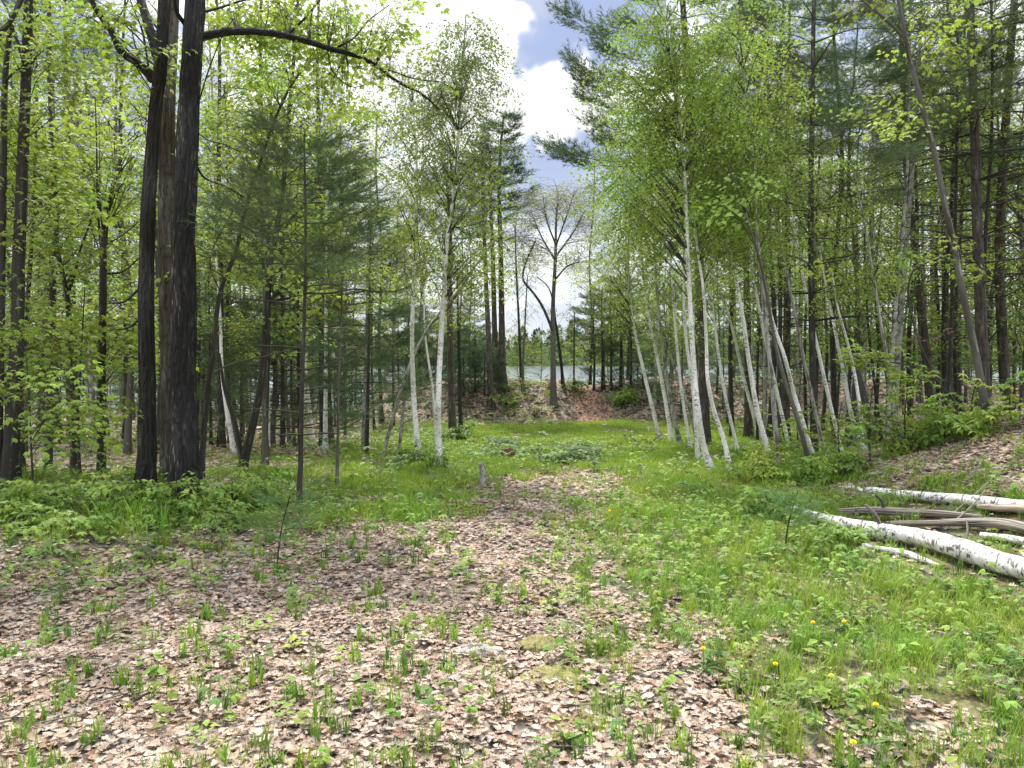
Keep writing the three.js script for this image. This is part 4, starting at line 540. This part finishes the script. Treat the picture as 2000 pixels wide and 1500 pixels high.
// ------------------------------------------------------------------ shrubs and saplings
{
  const shrub = (name, label, px, py, h, w, n, group, col, sp = 'shrub', size = 1, stems = 5) => {
    rnd = mulberry(7000 + seedNo++);
    const b = gp(px, py), root = thing(name, label, name === 'shrub' ? 'shrub' : 'weeds', b, group), m = -b.z / F, mb = new MB(), S = new Crown();
    for (let i = 0; i < stems; i++) {
      const a = rr(0, 6.28), r = w * m * Math.sqrt(rnd()), o = V(rr(-.08, .08), -.05, rr(-.08, .08)), e = V(Math.cos(a) * r, h * m * rr(.6, 1.05), Math.sin(a) * r), c = curve([o, V(e.x * .3, e.y * .5, e.z * .3), e], 8);
      mb.tube(c, taper(8, .005 + .0025 * h * m, .0018), 4, .4, .8, 0, i);
      for (let k = 0; k < n; k++) { const p = c[2 + Math.floor(rnd() * 7)].clone(); S.add(sprays[sp][0], p.add(V(rr(-.04, .04), rr(-.03, .05), rr(-.04, .04))), rr(0, 6.28), rr(-.2, .5), rr(-.3, .3), rr(.7, 1.2) * size, tint(C[col] || col, .3, .15)); }
    }
    const st = part('stem', mb.geo(), M.twig, root); S.build('foliage', M.leafV, st);
    return root;
  };
  sprays.shrub = [makeSpray((tb) => { for (let i = 0; i < 9; i++) { const z = .03 + i * .028, s = i % 2 ? 1 : -1; ovateLeaf(tb, V(s * .01, rr(-.01, .02), z), dirOf(s * rr(.4, 1.3), rr(-.55, .25)), V(rr(-.4, .4), 1, rr(-.4, .4)), rr(.045, .085), .58); } }, 151)];
  sprays.herb = [makeSpray((tb) => { for (let i = 0; i < 8; i++) { const a = i * 2.4; ovateLeaf(tb, V(Math.sin(a) * .012, rr(.02, .10), Math.cos(a) * .012), dirOf(a, rr(-.25, .5)), UP, rr(.035, .075), .62); } }, 153), makeSpray((tb) => { for (let q = 0; q < 3; q++) { const o = V(rr(-.03, .03), rr(.05, .14), rr(-.03, .03)); for (let i = 0; i < 3; i++) ovateLeaf(tb, o, dirOf(q * 2.1 + (i - 1) * .9, rr(-.35, .1)), UP, rr(.04, .07), .72); } }, 154)];
  sprays.seedling = [makeSpray((tb) => { for (let q = 0; q < 3; q++) { const o = V(0, .10 + q * .05, 0); for (let i = 0; i < 2; i++) { const d = dirOf(q * 1.57 + i * 3.14, rr(-.5, -.1)); mapleLeaf(tb, o.clone().addScaledVector(d, .03), d, UP, rr(.036, .06)); } } tb.tri(V(-.002, 0, 0), V(.002, 0, 0), V(0, .2, 0)); }, 155)];
  const only = [
    ['leafy shrub with round bright leaves in front of the thickest black trunk', 352, 1012, 85, 46, 5, 'shrub'],
    ['leafy shrub at the foot of the slimmer dark trunk', 278, 1005, 75, 48, 5, 'shrub'],
    ['bright shrub in front of the forked base, right of the black trunk', 500, 990, 95, 65, 8, 'shrub'],
    ['yellow green shrub between the black trunk and the bright shrub', 455, 1000, 70, 45, 6, 'shrub'],
    ['sprawling shrub at the far end of the leafy edge by the frame', 30, 1010, 75, 70, 7, 'shrub'],
    ['wide shrub below the patchy leaning trunk', 110, 1000, 60, 70, 7, 'shrub'],
    ['shrub below the snapped trunk', 195, 1000, 70, 60, 7, 'shrub'],
    ['low shrub around the foot of the tallest white birch', 850, 918, 45, 45, 9, 'shrub'],
    ['low shrub at the foot of the left birch of the pair', 806, 905, 30, 35, 7, 'mapleDeep'],
    ['shrub with bright leaves at the foot of the dark banded birch', 1490, 945, 80, 50, 9, 'oakYoung'],
    ['low green shrub before the crossing stems', 1580, 945, 60, 70, 9, 'shrub'],
    ['low shrub left of the white birch log end', 1500, 1010, 75, 60, 9, 'shrub'],
    ['small shrub growing in front of the white birch log', 1640, 1075, 50, 50, 7, 'shrub'],
    ['low shrub among the leaves beside the bent grey stem', 1660, 930, 45, 60, 8, 'shrub'],
    ['shrub on the crest of the bank beside the worn trail', 1120, 762, 26, 20, 6, 'mapleDeep'],
    ['shrub on the bank right of the worn trail', 1215, 790, 30, 40, 8, 'shrub'],
    ['dark shrub on the bank below the tall pines', 1000, 790, 26, 40, 6, 'sparse'],
    ['dark shrub at the foot of the brown mossy footed pine', 880, 858, 26, 26, 7, 'mapleDeep'],
  ];
  for (const [l, x, y, h, w, n, c] of only) shrub('shrub', l, x, y, h, w, n, null, c, 'shrub', y < 870 ? 2.2 : 1.0, y < 870 ? 8 : 7);
  rnd = mulberry(9); const spots = [];
  for (let i = 0; i < 9; i++) spots.push([rr(-20, 560), rr(985, 1050), rr(26, 50), rr(35, 60)]);
  for (const [x, y, h, w] of spots) shrub('shrub', (h > 53 ? 'tall' : h > 41 ? 'middling' : 'low') + ' leafy shrub ' + M.between(x), x, y, h, w, 6, 'low shrubs along the left edge', 'shrub', 'shrub', .9, 4);
  const rs = []; rnd = mulberry(19); for (let i = 0; i < 11; i++) rs.push([rr(1480, 1960), 0, rr(25, 62), rr(30, 50)]);
  for (const q of rs) { q[1] = q[0] < 1700 ? rr(885, 935) : lerp(890, 825, (q[0] - 1700) / 300) + rr(-4, 14); shrub('shrub', (q[2] > 50 ? 'tall' : q[2] > 37 ? 'middling' : 'low') + ' green shrub ' + M.between(q[0]), q[0], q[1], q[2], q[3], 6, 'undergrowth shrubs on the right', q[0] % 2 > 1 ? 'shrub' : 'oakYoung', 'shrub', 1.1, 5); }
  const bs2 = []; rnd = mulberry(29); for (let i = 0; i < 22; i++) bs2.push([rr(900, 1330), rr(752, 815), rr(14, 26), rr(20, 40)]);
  for (const [i, [x, y, h, w]] of bs2.entries()) if (Math.abs(x - 1148) > 50) shrub('shrub', 'small shrub on the bank ' + M.between(x), x, y, h * .8, w, 3, 'shrubs on the bank', i % 2 ? 'birch' : 'sparse', 'shrub', 1.3, 6);
  const mid = []; rnd = mulberry(39); for (let i = 0; i < 12; i++) mid.push([rr(960, 1150), rr(865, 905), rr(12, 24), rr(24, 44)]);
  for (const [x, y, h, w] of mid) shrub('weed_clump', 'low blue green weeds in the middle of the clearing', x, y, h, w, 7, 'weeds in the clearing', [.16, .24, .10], 'shrub', 1.3, 6);
  // two soft pine seedlings
  for (const [x, y, h, l] of [[540, 1118, 150, 'soft young pine seedling on a thin stem at the edge of the leaf litter'], [1532, 1085, 125, 'soft pine seedling before the end of the white birch log']]) {
    tree('pine_seedling', l, { cat: 'seedling', pts: [[x, y], [x + 8, y - h * .5], [x + 26, y - h]], w: [4, 1.5], bark: M.darkStem, flare: .1, bare: .1, boughs: [{ n: 11, y: [y - h * .45, y - h], len0: .12, len1: .05, sp: 'pine', col: [.15, .26, .085], k: 4, size: .45 }] });
  }
}

// ------------------------------------------------------------------ fallen logs on the right
M.logs = [];
const byLog = (x, d) => x > 2 && M.logs.some((p) => Math.abs(p.x - x) < .16 && d > -p.z - .34 && d < -p.z + .14);
function log(name, label, pts, w, mat, o = {}) {
  rnd = mulberry(4000 + seedNo++);
  const P = pts.map(([x, y, up]) => { const g = gp(x, y + (o.drop || 0)); g.y += (up ?? .06) - .008; return g; }), base = P[0].clone(), d = (i) => -P[i].z;
  for (const p of curve(P, 26)) M.logs.push(p);
  const path = curve(P.map((p) => p.clone().sub(base)), 26), rad = path.map((_, i) => { const t = i / 26 * (P.length - 1), k = Math.min(P.length - 2, Math.floor(t)), f = t - k; return lerp(w[k] * d(k), w[k + 1] * d(k + 1), f) / F / 2; });
  const root = thing(name, label, o.cat || 'log', base);
  part('trunk', new MB().tube(path, rad, 14, .45, .9, o.rough ?? .07, seedNo, true).geo(), mat, root);
  for (const s of o.stubs || []) { const k = Math.round(s[0] * 26), p = path[k], e = p.clone().add(V(s[1], s[2], s[3])); part('branch_stub', new MB().tube(curve([p, p.clone().lerp(e, .5).add(V(.02, .02, 0)), e], 8), taper(8, s[4], s[4] * .5), 7, .3, .6, .1, 3, true).geo(), s[5] || M.weathered, root); }
  for (const s of o.flaps || []) { const k = Math.round(s * 26), p = path[k], tb = new TB(), a = rr(.2, 2.6), r = rad[k] * 1.02; const q = (t, u, l) => p.clone().add(V(u * .06, Math.sin(t) * (r + l), Math.cos(t) * (r + l))); for (let i = 0; i < 3; i++) { const t0 = a + i * .12, t1 = t0 + .12; tb.tri(q(t0, 0, .012 * i), q(t1, 0, .012 * (i + 1)), q(t0, 1, .01 * i)); tb.tri(q(t1, 0, .012 * (i + 1)), q(t1, 1, .015 * (i + 1)), q(t0, 1, .01 * i)); } part('bark_flap', tb.geo(), M.flap, root); }
  return root;
}
M.flap = new THREE.MeshStandardMaterial({ color: new THREE.Color(.7, .68, .65), side: THREE.DoubleSide, roughness: .8 });
log('birch_log', 'longest and thickest white birch log lying in the grass', [[1548, 1002, .05], [1630, 1030, .08], [1710, 1052, .10], [1790, 1070, .11], [1860, 1092, .11], [1930, 1116, .11], [2010, 1140, .11], [2080, 1168, .11]], [14, 21, 30, 34, 38, 42, 46, 48], M.logBirch, { drop: 4, rough: .1, stubs: [[.29, -.12, .22, -.06, .022, M.weathered], [.6, .2, .16, -.3, .012, M.grey]], flaps: [.42, .66, .86] });
log('birch_log', 'smooth white birch log lying highest up the slope', [[1696, 966, .05], [1780, 976, .06], [1860, 986, .07], [1950, 998, .08], [2060, 1018, .09]], [14, 17, 21, 25, 28], M.logBirch, { rough: .04, drop: 2 });
log('birch_log', 'short thin white birch piece half sunk in the grass before the big log', [[1684, 1068, .03], [1725, 1078, .035], [1765, 1086, .035], [1800, 1096, .03], [1836, 1108, .02]], [11, 13, 14, 12, 8], M.logBirch, { drop: 3 });
log('birch_log', 'small pale stub of birch lying left of the smooth upper log', [[1640, 958, .03], [1665, 957, .03], [1688, 962, .02]], [8, 9, 7], M.logBirch, {});
log('birch_log', 'thin white birch log partly hidden behind the thickest log', [[1918, 1052, .04], [1965, 1062, .05], [2030, 1076, .05]], [12, 14, 15], M.logBirch, { drop: 2 });
log('weathered_log', 'split grey log lying just behind the thickest birch log', [[1638, 1010, .06], [1700, 1010, .07], [1770, 1014, .07], [1850, 1020, .07], [1920, 1024, .06]], [12, 16, 17, 14, 9], M.weathered, { rough: .08, stubs: [[.35, -.1, .16, .02, .02, M.grey]] });
log('weathered_log', 'grey log with a pale stripped underside between the big log and the split log', [[1740, 1034, .05], [1820, 1036, .06], [1890, 1036, .07], [1960, 1042, .07], [2040, 1060, .07]], [9, 12, 17, 21, 24], M.weathered, { rough: .07 });
log('split_log', 'broken pale brown slab of wood at the top of the log heap', [[1910, 1004, .06], [1950, 1008, .07], [2000, 1010, .07], [2050, 1016, .07]], [10, 16, 18, 18], M.paleWood, { rough: .1 });
{
  const stick = (label, a, b, r, up = .1, mat = M.twigGrey, bend = .03) => { rnd = mulberry(5000 + seedNo++); const A = gp(...a), B = gp(...b); A.y += .02; B.y += up; const root = thing('fallen_branch', label, 'branch', A), e = B.clone().sub(A), c = curve([V(0, 0, 0), e.clone().multiplyScalar(.5).add(V(rr(-bend, bend), rr(0, bend), rr(-bend, bend))), e], 10), mb = new MB().tube(c, taper(10, r, r * .4), 6, .3, .6, .1, 2); part('stem', mb.geo(), mat, root); const t = new MB(); for (const k of [4, 6, 8]) { const q = c[k].clone().add(V(rr(-.2, .2), rr(.02, .2), rr(-.1, .1)).multiplyScalar(e.length() * .35)); t.tube([c[k], c[k].clone().lerp(q, .5).add(V(.01, .01, 0)), q], [r * .4, r * .3, r * .15], 4); } part('twig', t.geo(), mat, root); };
  stick('thin grey stick leaning over the thickest log', [1845, 1040], [1925, 1012], .012, .22);
  stick('dark bent twig lying on the split grey log', [1790, 1022], [1850, 1004], .009, .16, M.twig);
  stick('dark twig poking out under the thickest log', [1640, 1030], [1678, 1020], .009, .14, M.twig);
  stick('long thin stick on the leafy slope above the logs', [1860, 1010], [1945, 950], .008, .1);
  stick('pale broken stem leaning at the foot of the leaning birches', [1690, 916], [1655, 885], .014, .05, M.paleWood);
  stick('grey fallen branch in the grass before the nearest leaning birch', [1208, 862], [1262, 876], .035, .05, M.grey);
  stick('dark twiggy branch beside the grey fallen branch', [1262, 874], [1300, 862], .02, .25, M.twig, .1);
  stick('pale fallen log at the far edge of the bright grass', [1442, 836], [1500, 836], .05, .1, M.greyBirch);
  stick('pale fallen log on the right end of the bank', [1258, 778], [1290, 783], .07, .12, M.greyBirch);
  stick('white fallen log across the bank by the leaning birches', [1290, 787], [1330, 796], .06, .12, M.greyBirch);
  stick('dark bare stick leaning up from the grass left of the birch stump', [856, 972], [876, 940], .012, .02, M.twig);
  stick('long dark bare stick leaning beside the slim grey stem', [722, 985], [748, 912], .012, .02, M.twig);
  stick('small dark stick lying in the litter near the camera', [260, 1388], [345, 1372], .008, .03, M.twig);
  stick('grey twig lying on the dry leaves at the left', [455, 1178], [430, 1168], .007, .03, M.twigGrey);
  stick('bowed brown twig arching out of the left undergrowth', [438, 1078], [420, 1040], .006, .15, M.twig);
  // little stump, stone, moss cushions
  const st = gp(943, 948), r = thing('birch_stump', 'short broken birch stump standing in the grass', 'stump', st); part('trunk', new MB().tube(curve([V(0, -.1, 0), V(.01, .12, 0), V(-.02, .28, .01)], 10), [.052, .05, .046, .043, .042, .041, .041, .04, .04, .036, .03], 12, .3, .6, .16, 5, true).geo(), M.greyBirch, r);
  const s2 = gp(988, 896), r2 = thing('rotten_stump', 'small red brown rotten stump in the middle of the clearing', 'stump', s2); part('trunk', new MB().tube(curve([V(0, -.05, 0), V(.02, .08, 0), V(0, .18, 0)], 8), [.17, .16, .15, .14, .13, .12, .11, .1, .06], 10, .3, .6, .3, 8, true).geo(), new THREE.MeshStandardMaterial({ color: new THREE.Color(.2, .10, .06), roughness: .95 }), r2);
  const lump = (name, label, cat, px, py, rx, rz, h, mat, kind) => { const c = gp(px, py), g = new THREE.SphereGeometry(1, 40, 16), p = g.attributes.position; for (let i = 0; i < p.count; i++) { const x = p.getX(i), y = p.getY(i), z = p.getZ(i), a = 1 + .25 * n3(x * 2 + px, z * 2, y), b = 1 + .5 * n3(x * 5, z * 5, px); p.setXYZ(i, x * rx * a, Math.max(y, -.4) * h * b, z * rz * a); } g.computeVertexNormals(); const m = new THREE.Mesh(g, mat); m.name = numbered(name); m.position.copy(c); m.rotation.y = px; m.receiveShadow = m.castShadow = true; scene.add(tag(m, label, cat, null, kind)); };
  const mossT = texture(128, 128, (u, v) => mix3([.09, .085, .03], [.23, .21, .075], .5 + tfbm(u, v, 14, 14, 4, 5))); mossT.repeat.set(3, 2);
  const moss = new THREE.MeshStandardMaterial({ map: mossT, bumpMap: mossT, bumpScale: .01, roughness: 1 });
  lump('moss_cushion', 'yellow green moss cushion in the track beyond the flat stone', 'moss', 1062, 1262, .14, .10, .035, moss);
  lump('moss_cushion', 'long yellow green moss cushion among the leaves in the middle of the track', 'moss', 1085, 1330, .16, .17, .03, moss);
  lump('moss_cushion', 'small olive moss cushion in the track nearest the camera', 'moss', 1150, 1415, .09, .06, .03, moss);
  lump('flat_stone', 'flat grey stone half buried in dry leaves on the track', 'stone', 930, 1278, .13, .07, .035, new THREE.MeshStandardMaterial({ color: new THREE.Color(.30, .28, .25), roughness: .9 }));
}
// ------------------------------------------------------------------ dandelions
{
  const yellow = new THREE.MeshStandardMaterial({ color: new THREE.Color(.88, .68, .02), roughness: .7, side: THREE.DoubleSide }), green = new THREE.MeshPhysicalMaterial({ color: new THREE.Color(.1, .2, .03), roughness: .7, side: THREE.DoubleSide, transmission: .3, thickness: 0 });
  rnd = mulberry(61);
  const tb = new TB(); for (let i = 0; i < 70; i++) { const a = i * 2.4, q = Math.sqrt(i / 70), d = dirOf(a, lerp(1.4, .05, q)), o = d.clone().multiplyScalar(.004), e = d.clone().multiplyScalar(.0125), s = V(Math.cos(a), 0, -Math.sin(a)).multiplyScalar(.0028); tb.tri(o, e.clone().add(s), e.clone().sub(s)); }
  const head = tb.geo(), stem = new MB().tube([V(0, 0, 0), V(.006, .06, 0), V(0, .11, .005)], [.0025, .0022, .002], 5).geo();
  const lb = new TB(); for (let i = 0; i < 8; i++) { const d = dirOf(i * .8, .25); kite(lb, V(0, .005, 0), d, UP, rr(.09, .15), .2); } const leaves = lb.geo();
  const list = [[1587, 1232, 'left one of two dandelions side by side in the thick grass'], [1647, 1232, 'right one of two dandelions side by side in the thick grass'], [1372, 1295, 'small dandelion at the grassy border, apart from the others on the leaf litter'], [1444, 1330, 'left one of two dandelions on the dry leaves'], [1513, 1322, 'right one of two dandelions on the dry leaves'], [1622, 1356, 'dandelion beside a clump of long grass blades'], [1708, 1412, 'dandelion on dry leaves near the dark grass, second nearest the camera'], [1665, 1484, 'dandelion nearest the camera'], [1190, 1000, 'far dandelion at the end of the leafy track']];
  let first; for (const [x, y, l] of list) { const p = gp(x, y + 22); let r; if (!first) { r = first = new THREE.Group(); const s = part('stem', stem, green, r); const h = part('flower_head', head, yellow, r); h.position.set(0, .11, .005); h.rotation.x = .35; part('leaf_rosette', leaves, green, r); } else r = first.clone(); r.name = numbered('dandelion'); r.position.copy(p); r.rotation.y = rr(-.5, .5); scene.add(r); r.userData = {}; tag(r, l, 'dandelion', 'dandelions in the grass and leaves'); }
}
// ------------------------------------------------------------------ dry leaves, grass, herbs
{
  rnd = mulberry(71);
  const OAK = [[0, 0], [.06, .12], [.20, .20], [.12, .30], [.30, .42], [.16, .50], [.34, .66], [.17, .72], [.22, .88], [.07, .92], [0, 1.0]];
  const oakLeaf = (cx, cz, tw, rag) => { const tb = new TB(), P = (x, z) => V(x + .05 * Math.sin(z * 5), cx * x * x * .9 + cz * (z - .5) * (z - .5) * .55 + tw * x * (z - .5) * .6, z - .5); const w = rr(.9, 1.25); for (let i = 1; i < OAK.length; i++) for (const s of [-1, 1]) { const [a, b] = OAK[i - 1], [c, d] = OAK[i], k = w * (1 + rr(-rag, rag)); const A = P(0, b), B = P(0, d), D = P(s * a * w, b), E = P(s * c * k, d); if (i > 1) { s > 0 ? tb.tri(A, D, B) : tb.tri(A, B, D); } if (i < OAK.length - 1) { s > 0 ? tb.tri(D, E, B) : tb.tri(D, B, E); } } return tb.geo(); };
  const kinds = [oakLeaf(1.0, .5, .3, .1), oakLeaf(-.9, .6, -.6, .15), oakLeaf(2.2, -.5, .7, .1), oakLeaf(1.5, 1.1, -.9, .15), oakLeaf(-1.6, -.4, .5, .1), oakLeaf(.4, .8, 1.2, .2)];
  const hues = [[.41, .32, .255], [.35, .265, .20], [.50, .42, .355], [.27, .19, .135], [.23, .145, .095], [.45, .36, .295], [.15, .10, .075], [.37, .31, .26]];
  const hueOf = () => { const k = rnd(); return hues[k < .25 ? 0 : k < .40 ? 1 : k < .57 ? 2 : k < .65 ? 3 : k < .70 ? 4 : k < .86 ? 5 : k < .89 ? 6 : 7]; };
  // the nearest leaves, one by one
  const mats = hues.map((h) => new THREE.MeshPhysicalMaterial({ color: new THREE.Color(...h), side: THREE.DoubleSide, roughness: .85, transmission: .18, thickness: 0, specularIntensity: .35 }));
  let one = 0; for (let t = 0; one < 300 && t < 20000; t++) { const d = rr(2.75, 4.1), x = rr(-.70, .70) * d; if (rnd() > litter(x, d) * 1.1) continue; const m = new THREE.Mesh(kinds[one % kinds.length], mats[hues.indexOf(hueOf())]); m.name = one ? 'dead_leaf_' + String(one).padStart(3, '0') : 'dead_leaf'; const s = rr(.04, .07); m.position.set(x, H(x, -d) + rr(.015, .03), -d); m.rotation.set(rr(-.3, .3), rr(0, 6.28), rr(-.3, .3), 'YXZ'); m.scale.setScalar(s); m.castShadow = m.receiveShadow = true; M.groundMesh.add(m); one++; }
  const L = kinds.map(() => new Scatter());
  const drop = (x, d, s) => { const e = .06, sx = (H(x + e, -d) - H(x - e, -d)) / (2 * e), sd = (H(x, -d - e) - H(x, -d + e)) / (2 * e); L[Math.floor(rnd() * kinds.length)].add(V(x, H(x, -d) + rr(.004, .024), -d), rr(0, 6.28), rr(-.18, .18), rr(-.2, .2), s, tint(hueOf(), .17, .05)); };
  const area = (d0, d1, dens, s0, s1, f = litter) => { const n = dens * (d1 - d0) * .74 * (d0 + d1); for (let i = 0; i < n; i++) { const d = Math.sqrt(lerp(d0 * d0, d1 * d1, rnd())), x = rr(-.74, .74) * d, k = f(x, d); if (rnd() < k * .85 + (d < 9 ? (x > 1.2 ? .1 : .15) : .05)) drop(x, d, rr(s0, s1)); } };
  area(2.3, 5, 1900, .026, .058); area(5, 9, 950, .032, .07); area(9, 14, 240, .05, .11); area(14, 26, 45, .12, .22); area(26, 41, 14, .2, .38);
  const litterRoot = new THREE.Group(); litterRoot.name = 'leaf_litter'; scene.add(tag(litterRoot, 'pinkish brown dry oak leaves covering the track and the woodland floor', 'leaf litter', null, 'stuff'));
  L.forEach((s, i) => s.build('dry_leaves', kinds[i], M.dry, litterRoot, 'stuff'));

  const tuft = (n, h, w, spread, bend) => { const tb = new TB(); for (let i = 0; i < n; i++) { const a = rr(0, 6.28), o = V(Math.cos(a), 0, Math.sin(a)).multiplyScalar(spread * Math.sqrt(rnd())), y = rr(0, 6.28), l = dirOf(y, 0).multiplyScalar(bend * rr(.2, 1) * h), hh = h * rr(.55, 1.1), s = V(l.z, 0, -l.x).normalize().multiplyScalar(w * rr(.7, 1.2)), q = o.clone().add(V(l.x * .25, hh * .55, l.z * .25)), e = o.clone().add(V(l.x, hh, l.z)); tb.tri(o.clone().sub(s), o.clone().add(s), q.clone().add(s)); tb.tri(o.clone().sub(s), q.clone().add(s), q.clone().sub(s)); tb.tri(q.clone().sub(s), q.clone().add(s), e); } return tb.geo(); };
  const G = { fine: tuft(16, .10, .0016, .07, .7), mid: tuft(14, .14, .0026, .055, .6), broad: tuft(9, .15, .0055, .035, .55), lawn: tuft(26, .09, .004, .16, .6), far: tuft(26, .11, .008, .28, .6) };
  const S = { fine: new Scatter(), mid: new Scatter(), broad: new Scatter(), lawn: new Scatter(), far: new Scatter() };
  const green = [.24, .40, .045], yel = [.29, .41, .055], lime = [.32, .455, .06], deep = [.14, .24, .05];
  const blade = (k, x, d, s, c) => byLog(x, d) && rnd() < .8 ? 0 : S[k].add(V(x, H(x, -d) - .01, -d), rr(0, 6.28), rr(-.12, .12), rr(-.12, .12), s, tint(c, .25, .15), s * rr(.75, 1.25));
  const sow = (k, d0, d1, dens, f) => { const n = dens * (d1 - d0) * .74 * (d0 + d1); for (let i = 0; i < n; i++) { const d = Math.sqrt(lerp(d0 * d0, d1 * d1, rnd())), x = rr(-.74, .74) * d, g = grass(x, d), c = n2(x * .5, d * .5); f(k, x, d, g, c); } };
  sow('fine', 2.3, 8, 130, (k, x, d, g, c) => { if (rnd() < Math.pow(g, 1.5) * 1.1) blade(k, x, d, rr(.8, 1.3), c > 0 ? green : yel); });
  sow('mid', 2.3, 11, 44, (k, x, d, g, c) => { if (rnd() < Math.pow(g, 1.6) + .015) blade(k, x, d, rr(.7, 1.2), c > .1 ? green : yel); });
  // clumps of wide bladed grass standing in the dry leaves
  for (let i = 0; i < 950; i++) { const d = rr(2.6, 9), x = rr(-.7, .72) * d, n = Math.floor(rr(1, 5)), b = fbm(x * .9 + 5, d * .9, 3); if (b < -.02 && rnd() < (x < -.3 && d < 5 ? .3 : .7)) continue; for (let j = 0; j < n; j++) { const q = rr(0, 6.28), r = rr(0, .12); blade(rnd() < .6 ? 'broad' : 'mid', x + Math.cos(q) * r, d + Math.sin(q) * r, rr(.45, .95), j % 4 ? green : deep); } }
  sow('lawn', 7.5, 17, 62, (k, x, d, g, c) => { if (rnd() < g) blade(k, x, d, rr(.8, 1.3), c > .2 ? green : c > -.2 ? yel : lime); });
  sow('far', 17, 34, 20, (k, x, d, g, c) => { if (rnd() < g) blade(k, x, d, rr(.8, 1.3), c > .25 ? yel : lime); });
  for (const [x, y] of [[190, 1045], [235, 1050], [215, 1030], [300, 1040], [260, 1022]]) for (let j = 0; j < 4; j++) { const p = gp(x + rr(-28, 28), y + rr(-14, 14)); blade('mid', p.x, -p.z, rr(1.3, 2), green); }
  // bits of fallen twig among the leaves
  const tw = new Scatter(), tg = new MB().tube([V(-.5, 0, 0), V(-.1, .02, .05), V(.2, .01, 0), V(.5, .03, .06)], [.014, .016, .012, .006], 4, .3, .6).geo();
  for (let i = 0; i < 900; i++) { const d = Math.sqrt(rr(6, 110)), x = rr(-.72, .72) * d; if (litter(x, d) < .3) continue; const k = rr(.25, 1); tw.add(V(x, H(x, -d) + .025, -d), rr(0, 6.28), rr(-.1, .1), rr(-.15, .15), rr(.08, .28), [.16 * k, .13 * k, .11 * k]); }
  tw.build('fallen_twigs', tg, M.twigWhite, litterRoot, 'stuff');
  const gr = new THREE.Group(); gr.name = 'grass'; scene.add(tag(gr, 'fresh green spring grass over the clearing and beside the track', 'grass', null, 'stuff'));
  for (const k in S) S[k].build('grass_blades', G[k], M.grass, gr, 'stuff');

  const Hb = [new Scatter(), new Scatter(), new Scatter()];
  const herb = (k, x, d, s, c) => byLog(x, d) ? 0 : Hb[k].add(V(x, H(x, -d), -d), rr(0, 6.28), rr(-.15, .15), rr(-.15, .15), s, tint(c, .28, .15));
  const sowHerb = (d0, d1, dens, f) => { const n = dens * (d1 - d0) * .74 * (d0 + d1); for (let i = 0; i < n; i++) { const d = Math.sqrt(lerp(d0 * d0, d1 * d1, rnd())), x = rr(-.74, .74) * d; f(x, d, grass(x, d)); } };
  sowHerb(2.3, 9, 70, (x, d, g) => { const k = fbm(x * .7 - 9, d * .7, 3), edge = x > 1 ? .75 : x < -1.5 && d > 4 ? .9 : .45; const lft = ss(-1.5, -2.4, x) * ss(4.5, 5.3, d) * (1 - ss(8.5, 10, d)); if (lft > .1 && rnd() < lft * .5) { herb(rnd() < .5 ? 0 : rnd() < .6 ? 1 : 2, x, d, rr(.7, 1.3), rnd() < .3 ? [.15, .25, .07] : [.23, .35, .06]); return; } if (rnd() < g * edge * (k > -.12 ? 1 : .35) + (fbm(x * .8 + 40, d * .8, 3) > .05 ? .22 : .05)) { const t = rnd(); herb(t < .5 ? 0 : t < .82 || d < 3.3 ? 1 : 2, x, d, rr(.6, 1.15) * (d > 5.5 ? 1.15 : 1), rnd() < .25 ? [.17, .28, .07] : rnd() < .5 ? [.26, .39, .06] : [.20, .32, .05]); } });
  sowHerb(9, 20, 9, (x, d, g) => { if (rnd() < g * .6) herb(rnd() < .6 ? 0 : 1, x, d, rr(1.2, 2.2), rnd() < .4 ? [.18, .28, .09] : [.25, .37, .06]); });
  sowHerb(14, 40, 2.4, (x, d, g) => { if (Math.abs(x - .1 * d) > 4 && rnd() < .5) herb(rnd() < .5 ? 0 : 1, x, d, rr(2, 4), [.15, .24, .05]); });
  sowHerb(31, 39, 6, (x, d, g) => { if (Math.abs(x - 3.55) > 1.1 && rnd() < .45 && x > -8) herb(rnd() < .5 ? 0 : 1, x, d, rr(1.8, 3.4), [.13, .19, .05]); });
  const hr = new THREE.Group(); hr.name = 'ground_cover'; scene.add(tag(hr, 'small leafy herbs and maple seedlings among the grass', 'ground cover', null, 'stuff'));
  Hb.forEach((s, i) => s.build('herb_leaves', [sprays.herb[0], sprays.herb[1], sprays.seedling[0]][i], M.leaf, hr, 'stuff'));
}

// where several alike trees stand in the same gap, say which is nearer
{
  const same = new Map(); for (const o of scene.children) if (o.userData.label && o.userData.group) { const k = o.userData.label; if (!same.has(k)) same.set(k, []); same.get(k).push(o); }
  for (const l of same.values()) if (l.length > 1 && l.length < 7) { l.sort((a, b) => b.position.z - a.position.z); l.forEach((o, i) => { const w = o.userData.label.split(' ').length; if (w + (l.length > 3 && i ? 2 : 1) <= 16) o.userData.label = (l.length === 2 ? ['nearer', 'farther'] : l.length === 3 ? ['nearest', 'middle', 'farthest'] : ['nearest', 'second nearest', 'third nearest', 'fourth nearest', 'fifth nearest', 'sixth nearest'])[i] + ' ' + o.userData.label; }); }
}
const renderer = new THREE.WebGLRenderer({ antialias: true });
renderer.setSize(1024, 768);
renderer.toneMapping = THREE.LinearToneMapping; renderer.toneMappingExposure = EXPOSURE;
renderer.shadowMap.enabled = true; renderer.shadowMap.type = THREE.PCFSoftShadowMap;
renderer.render(scene, camera);
